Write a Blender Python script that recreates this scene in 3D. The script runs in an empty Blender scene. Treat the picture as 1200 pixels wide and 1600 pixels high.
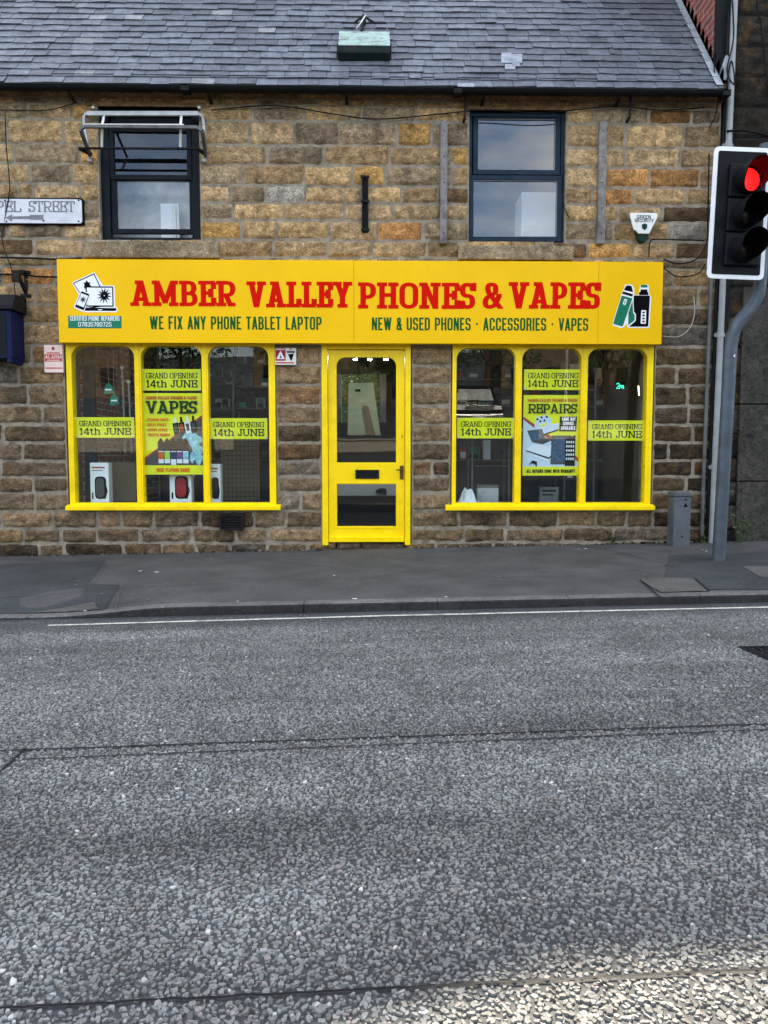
import bpy, bmesh, math, random
import numpy as np
from mathutils import Vector, Matrix, noise
random.seed(7); rng = np.random.default_rng(7)
R = math.radians
SC = bpy.context.scene; C = SC.collection

# ------------------------------------------------------------------ camera
F = 1203.0; PITCH = R(4.04); YAW = R(1.1); CAM = Vector((-0.13, -8.0, 0.947))
cd = bpy.data.cameras.new('camera'); cam = bpy.data.objects.new('camera', cd); C.objects.link(cam)
cd.sensor_fit = 'VERTICAL'; cd.sensor_height = 36.0; cd.lens = 36.0 * F / 1600.0
cd.clip_start = 0.05; cd.clip_end = 800
cam.location = CAM; cam.rotation_euler = (R(90) - PITCH, 0, -YAW)
SC.camera = cam
_fw = Vector((math.sin(YAW)*math.cos(PITCH), math.cos(YAW)*math.cos(PITCH), -math.sin(PITCH)))
_r = Vector((math.cos(YAW), -math.sin(YAW), 0)); _u = _r.cross(_fw)
def ray(px, py): return _fw + _r*((px-600)/F) + _u*((800-py)/F)
def at(px, py, Y=0.0):
    """point of the photograph on the upright plane at depth Y -> (X, Z)"""
    d = ray(px, py); t = (Y - CAM.y)/d.y; p = CAM + d*t; return p.x, p.z
def rect(x0, y0, x1, y1, Y=0.0):
    cx, cy = (x0+x1)/2, (y0+y1)/2
    return at(x0, cy, Y)[0], at(x1, cy, Y)[0], at(cx, y1, Y)[1], at(cx, y0, Y)[1]
def onplane(px, py, s, c, z0):
    d = ray(px, py); n = Vector((-s, -c, 1)); t = (z0 - CAM.dot(n))/d.dot(n); return CAM + d*t

# ------------------------------------------------------------------ world and sun
SUN_EL, SUN_AZ = R(43.58), R(1.0)          # the sun stands behind the shop
w = bpy.data.worlds.new('World'); SC.world = w; w.use_nodes = True
nt = w.node_tree; nt.nodes.clear()
def wn(t, **k):
    n = nt.nodes.new(t)
    for a, b in k.items(): setattr(n, a, b)
    return n
sky = wn('ShaderNodeTexSky', sky_type='NISHITA', sun_disc=False, sun_elevation=SUN_EL, sun_rotation=SUN_AZ, air_density=1.0, dust_density=1.2, ozone_density=1.0)
tc = wn('ShaderNodeTexCoord'); mp = wn('ShaderNodeMapping'); mp.inputs['Scale'].default_value = (1, 1, 2.6); mp.inputs['Location'].default_value = (0.35, 0.2, 0.1)
nz = wn('ShaderNodeTexNoise'); nz.inputs['Scale'].default_value = 2.3; nz.inputs['Detail'].default_value = 7; nz.inputs['Roughness'].default_value = 0.55
rp = wn('ShaderNodeValToRGB'); rp.color_ramp.elements[0].position = 0.44; rp.color_ramp.elements[1].position = 0.62
rp.color_ramp.elements[1].color = (0.8, 0.8, 0.8, 1)
mx = wn('ShaderNodeMixRGB'); mx.inputs[2].default_value = (8.2, 8.0, 7.7, 1)
bg = wn('ShaderNodeBackground'); bg.inputs['Strength'].default_value = 0.12
out = wn('ShaderNodeOutputWorld')
L = nt.links.new
L(tc.outputs['Generated'], mp.inputs['Vector']); L(mp.outputs['Vector'], nz.inputs['Vector']); L(nz.outputs['Fac'], rp.inputs['Fac'])
L(rp.outputs['Color'], mx.inputs[0]); L(sky.outputs['Color'], mx.inputs[1]); L(mx.outputs['Color'], bg.inputs['Color']); L(bg.outputs['Background'], out.inputs['Surface'])
sl = bpy.data.lights.new('sun', 'SUN'); sl.energy = 4.6; sl.angle = R(0.5); sl.color = (1.0, 0.87, 0.68)
so = bpy.data.objects.new('sun', sl); C.objects.link(so)
sd = Vector((math.sin(SUN_AZ)*math.cos(SUN_EL), math.cos(SUN_AZ)*math.cos(SUN_EL), math.sin(SUN_EL)))
so.rotation_euler = sd.to_track_quat('Z', 'Y').to_euler(); so.location = (0, 12, 20)
vs = SC.view_settings; vs.view_transform = 'Standard'; vs.look = 'None'; vs.gamma = 1; vs.use_curve_mapping = False
vs.exposure = 2.2
SC.cycles.max_bounces = 8; SC.cycles.transparent_max_bounces = 12; SC.cycles.caustics_reflective = False; SC.cycles.caustics_refractive = False

# ------------------------------------------------------------------ materials
def srgb(r, g, b):
    f = lambda c: (c/255/12.92) if c <= 10.3 else ((c/255+0.055)/1.055)**2.4
    return (f(r), f(g), f(b), 1)
MATS = {}
class NT:
    def __init__(s, name):
        s.m = bpy.data.materials.new(name); s.m.use_nodes = True; s.t = s.m.node_tree
        s.b = s.t.nodes['Principled BSDF']; s.o = s.t.nodes['Material Output']
    def n(s, t, ins=None, **k):
        x = s.t.nodes.new(t)
        for a, b in k.items(): setattr(x, a, b)
        for a, b in (ins or {}).items():
            if isinstance(b, bpy.types.NodeSocket): s.t.links.new(b, x.inputs[a])
            else: x.inputs[a].default_value = b
        return x
    def l(s, a, b): s.t.links.new(a, b)
    def coord(s, scale=(1, 1, 1)):
        g = s.n('ShaderNodeNewGeometry'); m = s.n('ShaderNodeMapping', {'Vector': g.outputs['Position'], 'Scale': scale}); return m.outputs['Vector']
    def noise(s, v, sc, det=4, rough=0.55): return s.n('ShaderNodeTexNoise', {'Vector': v, 'Scale': sc, 'Detail': det, 'Roughness': rough}).outputs['Fac']
    def ramp(s, f, p0, c0, p1, c1):
        r = s.n('ShaderNodeValToRGB', {'Fac': f}); e = r.color_ramp.elements
        e[0].position = p0; e[0].color = c0; e[1].position = p1; e[1].color = c1; return r.outputs['Color']
    def mix(s, f, a, b, mode='MIX'): return s.n('ShaderNodeMixRGB', {0: f, 1: a, 2: b}, blend_type=mode).outputs[0]
    def bump(s, h, strength, dist): s.l(s.n('ShaderNodeBump', {'Height': h, 'Strength': strength, 'Distance': dist}).outputs['Normal'], s.b.inputs['Normal'])
W4 = (1, 1, 1, 1); K4 = (0, 0, 0, 1)
def g4(v): return (v, v, v, 1)
def paint(name, col, rough=0.45, metal=0.0, var=0.12, nscale=9.0, bump=0.15, bdist=0.002, dirt=None, dirt_amt=0.0, spec=None):
    if spec is None: spec = 0.12 if max(col[:3]) < 0.05 else 0.25
    """a painted or plain surface with slight unevenness, and dirt of its own if wanted"""
    if name in MATS: return MATS[name]
    k = NT(name); v = k.coord()
    n1 = k.noise(v, nscale, 5); lo = tuple(c*(1-var) for c in col[:3])+(1,); hi = tuple(min(1, c*(1+var)) for c in col[:3])+(1,)
    c = k.ramp(n1, 0.3, lo, 0.7, hi)
    if dirt:
        d = k.ramp(k.noise(v, nscale*0.45, 7, 0.65), 0.5, K4, 0.72, g4(dirt_amt)); c = k.mix(d, c, dirt)
    k.l(c, k.b.inputs['Base Color'])
    r = k.ramp(k.noise(v, nscale*2.3, 3), 0.3, g4(max(0.03, rough-0.08)), 0.7, g4(min(1, rough+0.1))); k.l(r, k.b.inputs['Roughness'])
    k.b.inputs['Metallic'].default_value = metal; k.b.inputs['Specular IOR Level'].default_value = spec
    if bump: k.bump(k.noise(v, nscale*6, 4), bump, bdist)
    MATS[name] = k.m; return k.m
def emit(name, col, strength):
    k = NT(name); k.b.inputs['Base Color'].default_value = col; k.b.inputs['Emission Color'].default_value = col
    k.b.inputs['Emission Strength'].default_value = strength; MATS[name] = k.m; return k.m
def glass(name, ior, tint, wav=0.0):
    k = NT(name)
    fac = k.n('ShaderNodeLayerWeight', {'Blend': 0.5}).outputs['Facing']; pw = k.n('ShaderNodeMath', {0: fac, 1: 5.0}, operation='POWER').outputs[0]
    fr = k.n('ShaderNodeMath', {0: pw, 1: 1.0-ior, 2: ior}, operation='MULTIPLY_ADD'); tr = k.n('ShaderNodeBsdfTransparent', {'Color': tint}); gl = k.n('ShaderNodeBsdfGlossy', {'Roughness': 0.0, 'Color': W4})
    if wav:
        v = k.coord(); b = k.n('ShaderNodeBump', {'Height': k.noise(v, 1.6, 2), 'Strength': wav, 'Distance': 0.02}); k.l(b.outputs['Normal'], gl.inputs['Normal'])
    mxs = k.n('ShaderNodeMixShader', {0: fr.outputs[0], 1: tr.outputs[0], 2: gl.outputs[0]}); k.l(mxs.outputs[0], k.o.inputs['Surface']); MATS[name] = k.m; return k.m

def stone_mat(name, attr=True, base=None, soot=1.0):
    k = NT(name); v = k.coord()
    if attr: c = k.n('ShaderNodeAttribute', attribute_name='tint').outputs['Color']
    else: c = k.n('ShaderNodeRGB').outputs[0]; c.default_value = base
    mot = k.noise(v, 14, 8, 0.65); c = k.mix(0.9, c, k.ramp(mot, 0.3, g4(0.38), 0.7, g4(1.5)), 'MULTIPLY')
    fine = k.noise(v, 120, 4, 0.7); c = k.mix(0.55, c, k.ramp(fine, 0.3, g4(0.55), 0.7, g4(1.3)), 'MULTIPLY')
    ochre = k.ramp(k.noise(v, 4.5, 5, 0.6), 0.55, K4, 0.75, g4(0.4)); c = k.mix(ochre, c, srgb(182, 132, 70))
    st = k.ramp(k.noise(k.coord((1, 1, 0.55)), 1.5, 8, 0.68), 0.5, K4, 0.7, g4(0.75*soot)); c = k.mix(st, c, srgb(50, 44, 36))
    sp = k.ramp(k.noise(v, 22, 6, 0.7), 0.62, K4, 0.74, g4(0.6)); c = k.mix(sp, c, srgb(62, 48, 34))
    dn = k.n('ShaderNodeTexNoise', {'Vector': k.coord((1, 1, 1.5)), 'Scale': 13, 'Detail': 6, 'Roughness': 0.65, 'Distortion': 2.2}).outputs['Fac']
    rd = k.n('ShaderNodeMath', {0: k.n('ShaderNodeMath', {0: dn, 1: 0.5}, operation='SUBTRACT').outputs[0]}, operation='ABSOLUTE').outputs[0]
    c = k.mix(0.8, c, k.ramp(rd, 0.0, g4(0.22), 0.06, g4(1.06)), 'MULTIPLY')
    k.l(c, k.b.inputs['Base Color']); k.b.inputs['Roughness'].default_value = 0.92; k.b.inputs['Specular IOR Level'].default_value = 0.2
    # rock-faced tooling: stretched furrows plus grain
    n1 = k.noise(k.coord((1, 1, 2.2)), 30, 6, 0.6); n2 = k.noise(v, 150, 4, 0.6)
    h = k.n('ShaderNodeMath', {0: n1, 1: n2}, operation='ADD').outputs[0]; h = k.n('ShaderNodeMath', {0: rd, 1: 2.5, 2: h}, operation='MULTIPLY_ADD').outputs[0]; k.bump(h, 1.0, 0.022)
    MATS[name] = k.m; return k.m
M_stone = stone_mat('coursed_stone')
M_mortar = paint('mortar', srgb(142, 132, 116), 0.95, var=0.3, nscale=16, bump=0.5, bdist=0.006, dirt=srgb(70, 64, 54), dirt_amt=0.85, spec=0.1)
M_ashlar = stone_mat('dressed_stone', False, srgb(204, 182, 146), 0.75)
M_ledge = stone_mat('eaves_stone', False, srgb(190, 150, 108), 0.7)

def slate_mat():
    k = NT('slate'); v = k.coord(); c = k.n('ShaderNodeAttribute', attribute_name='tint').outputs['Color']
    c = k.mix(0.75, c, k.ramp(k.noise(v, 11, 8, 0.75), 0.32, g4(0.42), 0.68, g4(1.6)), 'MULTIPLY')
    li = k.ramp(k.noise(v, 7, 8, 0.72), 0.58, K4, 0.8, g4(0.55)); c = k.mix(li, c, srgb(168, 170, 172))
    dk = k.ramp(k.noise(v, 1.1, 5, 0.6), 0.45, K4, 0.75, g4(0.6)); c = k.mix(dk, c, srgb(58, 58, 68))
    k.l(c, k.b.inputs['Base Color']); k.l(k.ramp(k.noise(v, 30, 4), 0.3, g4(0.42), 0.7, g4(0.7)), k.b.inputs['Roughness']); k.b.inputs['Specular IOR Level'].default_value = 0.35
    k.bump(k.noise(v, 60, 5, 0.6), 0.4, 0.006); return k.m
M_slate = slate_mat()
M_under = paint('roof_underlay', srgb(34, 34, 38), 0.9)
def brick_mat(name, c1, c2, mort, scale=1.0):
    k = NT(name); g = k.n('ShaderNodeNewGeometry'); sx = k.n('ShaderNodeSeparateXYZ', {0: g.outputs['Position']})
    s = k.n('ShaderNodeMath', {0: sx.outputs[0], 1: sx.outputs[1]}, operation='ADD').outputs[0]
    cb = k.n('ShaderNodeCombineXYZ', {0: s, 1: sx.outputs[2]}).outputs[0]
    b = k.n('ShaderNodeTexBrick', {'Vector': cb, 'Color1': c1, 'Color2': c2, 'Mortar': mort, 'Scale': scale, 'Mortar Size': 0.008, 'Mortar Smooth': 0.2, 'Brick Width': 0.225, 'Row Height': 0.075, 'Bias': 0.0})
    c = k.mix(0.7, b.outputs['Color'], k.ramp(k.noise(k.coord(), 18, 6, 0.65), 0.3, g4(0.5), 0.7, g4(1.3)), 'MULTIPLY')
    k.l(c, k.b.inputs['Base Color']); k.b.inputs['Roughness'].default_value = 0.9
    k.bump(k.n('ShaderNodeMath', {0: k.noise(k.coord(), 60), 1: b.outputs['Fac']}, operation='SUBTRACT').outputs[0], 0.6, 0.006); MATS[name] = k.m; return k.m
M_redbrick = brick_mat('red_brick', srgb(138, 58, 48), srgb(104, 48, 44), srgb(140, 122, 110))
M_inbrick = brick_mat('interior_brick', srgb(168, 104, 88), srgb(140, 86, 74), srgb(205, 198, 190))

def chip_mat():
    k = NT('road_surface'); v = k.coord(); a = k.n('ShaderNodeAttribute', attribute_name='tint')
    vor = k.n('ShaderNodeTexVoronoi', {'Vector': v, 'Scale': 68}); sv = k.n('ShaderNodeSeparateColor', {0: vor.outputs['Color']})
    vc = k.ramp(sv.outputs[0], 0.1, srgb(52, 56, 60), 1.0, srgb(128, 132, 134))
    ed = k.ramp(vor.outputs['Distance'], 0.25, W4, 0.6, g4(0.12)); vc = k.mix(1.0, vc, ed, 'MULTIPLY')
    c = k.mix(a.outputs['Alpha'], vc, a.outputs['Color'])
    c = k.mix(0.6, c, k.ramp(k.noise(v, 260, 3), 0.3, g4(0.6), 0.7, g4(1.35)), 'MULTIPLY')
    c = k.mix(1.0, c, k.ramp(k.noise(k.coord((0.25, 1.9, 1)), 1.3, 5, 0.62), 0.32, g4(0.62), 0.7, g4(1.25)), 'MULTIPLY')
    c = k.mix(1.0, c, k.ramp(k.noise(v, 2.6, 6, 0.7), 0.3, g4(0.75), 0.7, g4(1.15)), 'MULTIPLY')
    oil = k.ramp(k.noise(k.coord((0.7, 1, 1)), 0.9, 3, 0.5), 0.68, K4, 0.8, g4(0.3)); c = k.mix(oil, c, srgb(60, 62, 64))
    k.l(c, k.b.inputs['Base Color']); k.b.inputs['Roughness'].default_value = 0.72; k.b.inputs['Specular IOR Level'].default_value = 0.35
    k.bump(k.n('ShaderNodeMath', {0: k.noise(v, 420, 3), 1: vor.outputs['Distance']}, operation='SUBTRACT').outputs[0], 0.5, 0.004); return k.m
M_road = chip_mat()
def tarmac(name, c0, c1, sc=190, spots=0.5):
    k = NT(name); v = k.coord(); n = k.n('ShaderNodeMath', {0: k.noise(v, sc, 4, 0.7), 1: k.noise(v, sc*0.3, 4, 0.75)}, operation='ADD').outputs[0]; n = k.n('ShaderNodeMath', {0: n, 1: 0.5}, operation='MULTIPLY').outputs[0]; c = k.ramp(n, 0.36, c0, 0.66, c1)
    c = k.mix(1.0, c, k.ramp(k.noise(v, 2.2, 6, 0.62), 0.3, g4(0.62), 0.72, g4(1.25)), 'MULTIPLY')
    sp = k.ramp(k.noise(v, 42, 3, 0.5), 0.72, K4, 0.8, g4(spots)); c = k.mix(sp, c, srgb(110, 110, 106))
    k.l(c, k.b.inputs['Base Color']); k.b.inputs['Roughness'].default_value = 0.85; k.b.inputs['Specular IOR Level'].default_value = 0.3
    k.bump(n, 0.7, 0.004); MATS[name] = k.m; return k.m
M_pave = tarmac('footway_asphalt', srgb(52, 52, 53), srgb(92, 91, 90))
M_patch = tarmac('newer_asphalt', srgb(38, 41, 42), srgb(72, 75, 76))
M_conc = tarmac('worn_concrete', srgb(66, 65, 62), srgb(102, 100, 95), 90)
M_kerb = tarmac('kerb_stone', srgb(66, 66, 65), srgb(122, 120, 115), 70)
M_kface = tarmac('dark_kerb_face', srgb(26, 26, 26), srgb(58, 57, 55), 70)  # kerb face in a darker tone than the kerb top
M_line = paint('worn_white_paint', srgb(205, 203, 190), 0.8, var=0.2, nscale=30, dirt=srgb(70, 70, 68), dirt_amt=0.9)
M_seal = paint('bitumen_seal', srgb(22, 23, 25), 0.6, nscale=20)
M_grass = paint('verge_grass', srgb(64, 82, 40), 0.9, var=0.4, nscale=4)

M_sign = paint('sign_yellow', srgb(240, 188, 0), 0.42, var=0.04, nscale=2, bump=0.05, spec=0.12, dirt=srgb(196, 150, 20), dirt_amt=0.2)
M_yel = paint('gloss_yellow', srgb(252, 214, 0), 0.3, var=0.07, nscale=6, bump=0.35, bdist=0.003, dirt=srgb(176, 138, 20), dirt_amt=0.3)
M_red = paint('sign_red', srgb(206, 20, 6), 0.5, var=0.03, spec=0.03)
M_grn = paint('sign_green', srgb(14, 88, 40), 0.5, var=0.03, spec=0.03)
M_teal = paint('emblem_green', srgb(8, 112, 82), 0.45, var=0.03)
M_blk = paint('print_black', srgb(10, 11, 13), 0.55, var=0.05, spec=0.04)
M_wht = paint('print_white', srgb(232, 234, 236), 0.5, var=0.02)
M_post = paint('poster_yellow', srgb(240, 236, 20), 0.5, var=0.03)
M_dkg = paint('poster_ink', srgb(28, 58, 34), 0.5, var=0.05)
M_org = paint('poster_orange', srgb(208, 92, 22), 0.5)
M_navy = paint('window_navy', srgb(11, 16, 24), 0.5, var=0.15, dirt=srgb(40, 44, 48), dirt_amt=0.3)
M_slateblue = paint('window_blue_grey', srgb(26, 42, 56), 0.45, var=0.12, dirt=srgb(70, 84, 92), dirt_amt=0.3)
M_iron = paint('black_iron', srgb(24, 24, 26), 0.55, var=0.3, bump=0.4, dirt=srgb(58, 46, 38), dirt_amt=0.4)
M_gutter = paint('gutter_black', srgb(18, 19, 21), 0.5, var=0.2)
M_alu = paint('grey_aluminium', srgb(172, 174, 174), 0.45, 0.3, var=0.15, dirt=srgb(70, 68, 64), dirt_amt=0.5)
M_dkalu = paint('dull_grey_metal', srgb(92, 93, 92), 0.5, 0.3, var=0.2, dirt=srgb(44, 42, 40), dirt_amt=0.6)
M_white = paint('white_plastic', srgb(222, 222, 216), 0.4, var=0.04, dirt=srgb(140, 138, 130), dirt_amt=0.25)
M_pipe = paint('weathered_white_pipe', srgb(146, 150, 152), 0.5, var=0.1, dirt=srgb(110, 108, 102), dirt_amt=0.6)
M_batten = paint('weathered_timber', srgb(124, 120, 116), 0.85, var=0.35, nscale=14, bump=0.5, bdist=0.004, dirt=srgb(64, 54, 46), dirt_amt=0.8)
M_galv = paint('galvanised_steel', srgb(76, 84, 92), 0.45, 0.4, var=0.2, nscale=8, dirt=srgb(56, 60, 66), dirt_amt=0.5)
M_cab = paint('cabinet_grey', srgb(88, 93, 97), 0.5, 0.2, var=0.15, dirt=srgb(70, 66, 60), dirt_amt=0.6)
M_board = paint('signal_black', srgb(13, 15, 18), 0.5, var=0.15)
M_bwhite = paint('signal_border_white', srgb(228, 230, 232), 0.5, var=0.03)
M_lens = paint('dark_lens', srgb(14, 12, 12), 0.25)
M_redlamp = emit('red_lamp', (1.0, 0.008, 0.008, 1), 0.5)
M_bluebox = paint('dark_blue_paint', srgb(10, 22, 58), 0.45, var=0.2, dirt=srgb(30, 32, 48), dirt_amt=0.5)
M_verdi = paint('pale_green_paint_rusted', srgb(150, 172, 162), 0.8, var=0.2, nscale=17, dirt=srgb(92, 66, 54), dirt_amt=1.0)
M_dkgreen = paint('dark_green_paint', srgb(22, 36, 33), 0.6, var=0.25, dirt=srgb(66, 48, 40), dirt_amt=0.6)
M_lead = paint('lead_flashing', srgb(150, 156, 162), 0.55, 0.1, var=0.25, nscale=12, dirt=srgb(96, 98, 102), dirt_amt=0.6)
M_sooty = stone_mat('sooty_stone', True, None, 1.3)
M_granite = tarmac('dark_granite', srgb(14, 14, 14), srgb(78, 74, 66), 45, 0.3)
M_alarmG = paint('alarm_dark_green', srgb(20, 50, 44), 0.4)
M_pink = paint('faded_red_print', srgb(196, 60, 58), 0.6, var=0.15)
M_cream = paint('faded_sticker', srgb(232, 206, 196), 0.6, var=0.06)
M_dkred = paint('warning_red', srgb(150, 22, 34), 0.5)
M_brass = paint('dull_brass', srgb(92, 74, 44), 0.4, 0.7)
M_inwall = paint('shop_wall', srgb(52, 56, 60), 0.8)
M_indark = paint('shop_dark', srgb(22, 25, 28), 0.8)
M_beige = paint('beige_board', srgb(128, 112, 88), 0.8)
M_infloor = paint('shop_floor', srgb(30, 36, 42), 0.6)
M_darkteal = paint('cabinet_dark_teal', srgb(30, 44, 46), 0.5)
M_wood = paint('brown_wood', srgb(98, 70, 52), 0.6, var=0.25)
M_paleg = paint('pale_green_board', srgb(176, 186, 158), 0.8, var=0.12)
M_glass = glass('shop_glass', 0.047, (0.85, 0.93, 0.95, 1), 0.02)
M_dglass = glass('double_glazing', 0.10, (0.8, 0.84, 0.86, 1), 0.03)
M_oglass = glass('old_glazing', 0.06, (0.8, 0.84, 0.86, 1), 0.05)
M_leaf = paint('leaf_green', srgb(70, 92, 40), 0.7, var=0.5, nscale=5)
M_leaf2 = paint('weed_green', srgb(62, 78, 44), 0.7, var=0.4, nscale=30)
M_bark = paint('bark', srgb(74, 62, 50), 0.95, var=0.3)
M_wire = paint('black_cable', srgb(16, 16, 17), 0.6)
M_wwire = paint('white_cable', srgb(176, 174, 166), 0.6)

# ------------------------------------------------------------------ mesh helpers
class MB:
    def __init__(s): s.v = []; s.f = []; s.mi = []; s.sm = []; s.mats = []; s.tint = None
    def m(s, mat):
        if mat not in s.mats: s.mats.append(mat)
        return s.mats.index(mat)
    def face(s, pts, mat, smooth=False):
        i = len(s.v); s.v += [tuple(p) for p in pts]; s.f.append(tuple(range(i, i+len(pts)))); s.mi.append(s.m(mat)); s.sm.append(smooth); return s
    def mesh(s, vs, fs, mat, smooth=False):
        i = len(s.v); s.v += [tuple(p) for p in vs]; k = s.m(mat)
        for f in fs: s.f.append(tuple(i+q for q in f)); s.mi.append(k); s.sm.append(smooth)
        return s
    def box(s, x0, x1, y0, y1, z0, z1, mat):
        if x0 > x1: x0, x1 = x1, x0
        if y0 > y1: y0, y1 = y1, y0
        if z0 > z1: z0, z1 = z1, z0
        vs = [(x, y, z) for x in (x0, x1) for y in (y0, y1) for z in (z0, z1)]
        return s.mesh(vs, [(0, 1, 3, 2), (4, 6, 7, 5), (0, 4, 5, 1), (2, 3, 7, 6), (0, 2, 6, 4), (1, 5, 7, 3)], mat)
    def prism(s, poly, y0, y1, mat):
        """poly: (x, z) points, pushed from y0 (front) back to y1"""
        a = sum(poly[i][0]*poly[(i+1) % len(poly)][1]-poly[(i+1) % len(poly)][0]*poly[i][1] for i in range(len(poly)))
        if a < 0: poly = poly[::-1]
        n = len(poly); vs = [(x, y0, z) for x, z in poly]+[(x, y1, z) for x, z in poly]
        fs = [tuple(range(n)), tuple(range(2*n-1, n-1, -1))]+[((i+1) % n, i, n+i, n+(i+1) % n) for i in range(n)]
        return s.mesh(vs, fs, mat)
    def tube(s, pts, r, mat, n=8, cap=True):
        pts = [Vector(p) for p in pts]; rs = r if isinstance(r, (list, tuple)) else [r]*len(pts); vs = []; fs = []
        up = Vector((0.13, 0.31, 0.94))
        for i, p in enumerate(pts):
            d = (pts[min(i+1, len(pts)-1)]-pts[max(i-1, 0)]).normalized()
            a = d.cross(up)
            if a.length < 0.15: a = d.cross(Vector((1, 0.2, 0)))
            a.normalize(); b = d.cross(a)
            for k in range(n):
                t = 2*math.pi*k/n; vs.append(p+a*(math.cos(t)*rs[i])+b*(math.sin(t)*rs[i]))
        for i in range(len(pts)-1):
            for k in range(n): fs.append((i*n+k, i*n+(k+1) % n, (i+1)*n+(k+1) % n, (i+1)*n+k))
        s.mesh(vs, fs, mat, True)
        if cap:
            s.face(vs[:n][::-1], mat); s.face(vs[-n:], mat)
        return s
    def bar(s, p, q, w, h, mat):
        """a square bar from p to q"""
        p = Vector(p); q = Vector(q); d = (q-p).normalized(); a = d.cross(Vector((0, 1, 0)))
        if a.length < 0.1: a = d.cross(Vector((1, 0, 0)))
        a.normalize(); b = d.cross(a); vs = []
        for e in (p, q):
            for i, j in ((-1, -1), (1, -1), (1, 1), (-1, 1)): vs.append(e+a*(i*w/2)+b*(j*h/2))
        return s.mesh(vs, [(3, 2, 1, 0), (4, 5, 6, 7)]+[(i, (i+1) % 4, 4+(i+1) % 4, 4+i) for i in range(4)], mat)
ORG = {}
def link(name, data, parent=None):
    o = bpy.data.objects.new(name, data); C.objects.link(o)
    if parent: o.parent = parent
    return o
def obj(name, mb, parent=None, bevel=0.0, origin=None, seg=2):
    """ONE mesh object; world coordinates go in, the origin is the parent's or the object's own foot"""
    vs = np.array(mb.v, dtype=float)
    if parent is not None: org = np.array(ORG[parent.name])
    elif origin is not None: org = np.array(origin, dtype=float)
    else: lo, hi = vs.min(0), vs.max(0); org = np.array([(lo[0]+hi[0])/2, (lo[1]+hi[1])/2, lo[2]])
    me = bpy.data.meshes.new(name); me.from_pydata([tuple(v) for v in (vs-org)], [], mb.f)
    for m in mb.mats: me.materials.append(m)
    me.polygons.foreach_set('material_index', mb.mi); me.polygons.foreach_set('use_smooth', mb.sm)
    if mb.tint is not None:
        at_ = me.color_attributes.new('tint', 'FLOAT_COLOR', 'POINT'); at_.data.foreach_set('color', np.array(mb.tint, dtype=np.float32).ravel())
    me.update()
    o = link(name, me, parent)
    if parent is None: o.location = org
    ORG[o.name] = tuple(org)
    if bevel:
        b = o.modifiers.new('bevel', 'BEVEL'); b.width = bevel; b.segments = seg; b.limit_method = 'ANGLE'; b.angle_limit = R(40)
    return o
def tag(o, label=None, cat=None, group=None, kind=None):
    if label: o['label'] = label
    if cat: o['category'] = cat
    if group: o['group'] = group
    if kind: o['kind'] = kind
    return o
def thing(name, loc, label, cat, group=None):
    o = link(name, None); o.location = loc; o.empty_display_size = 0.2; ORG[o.name] = tuple(loc); return tag(o, label, cat, group)
def structure(name, mb, **k): return tag(obj(name, mb, **k), kind='structure')

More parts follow.
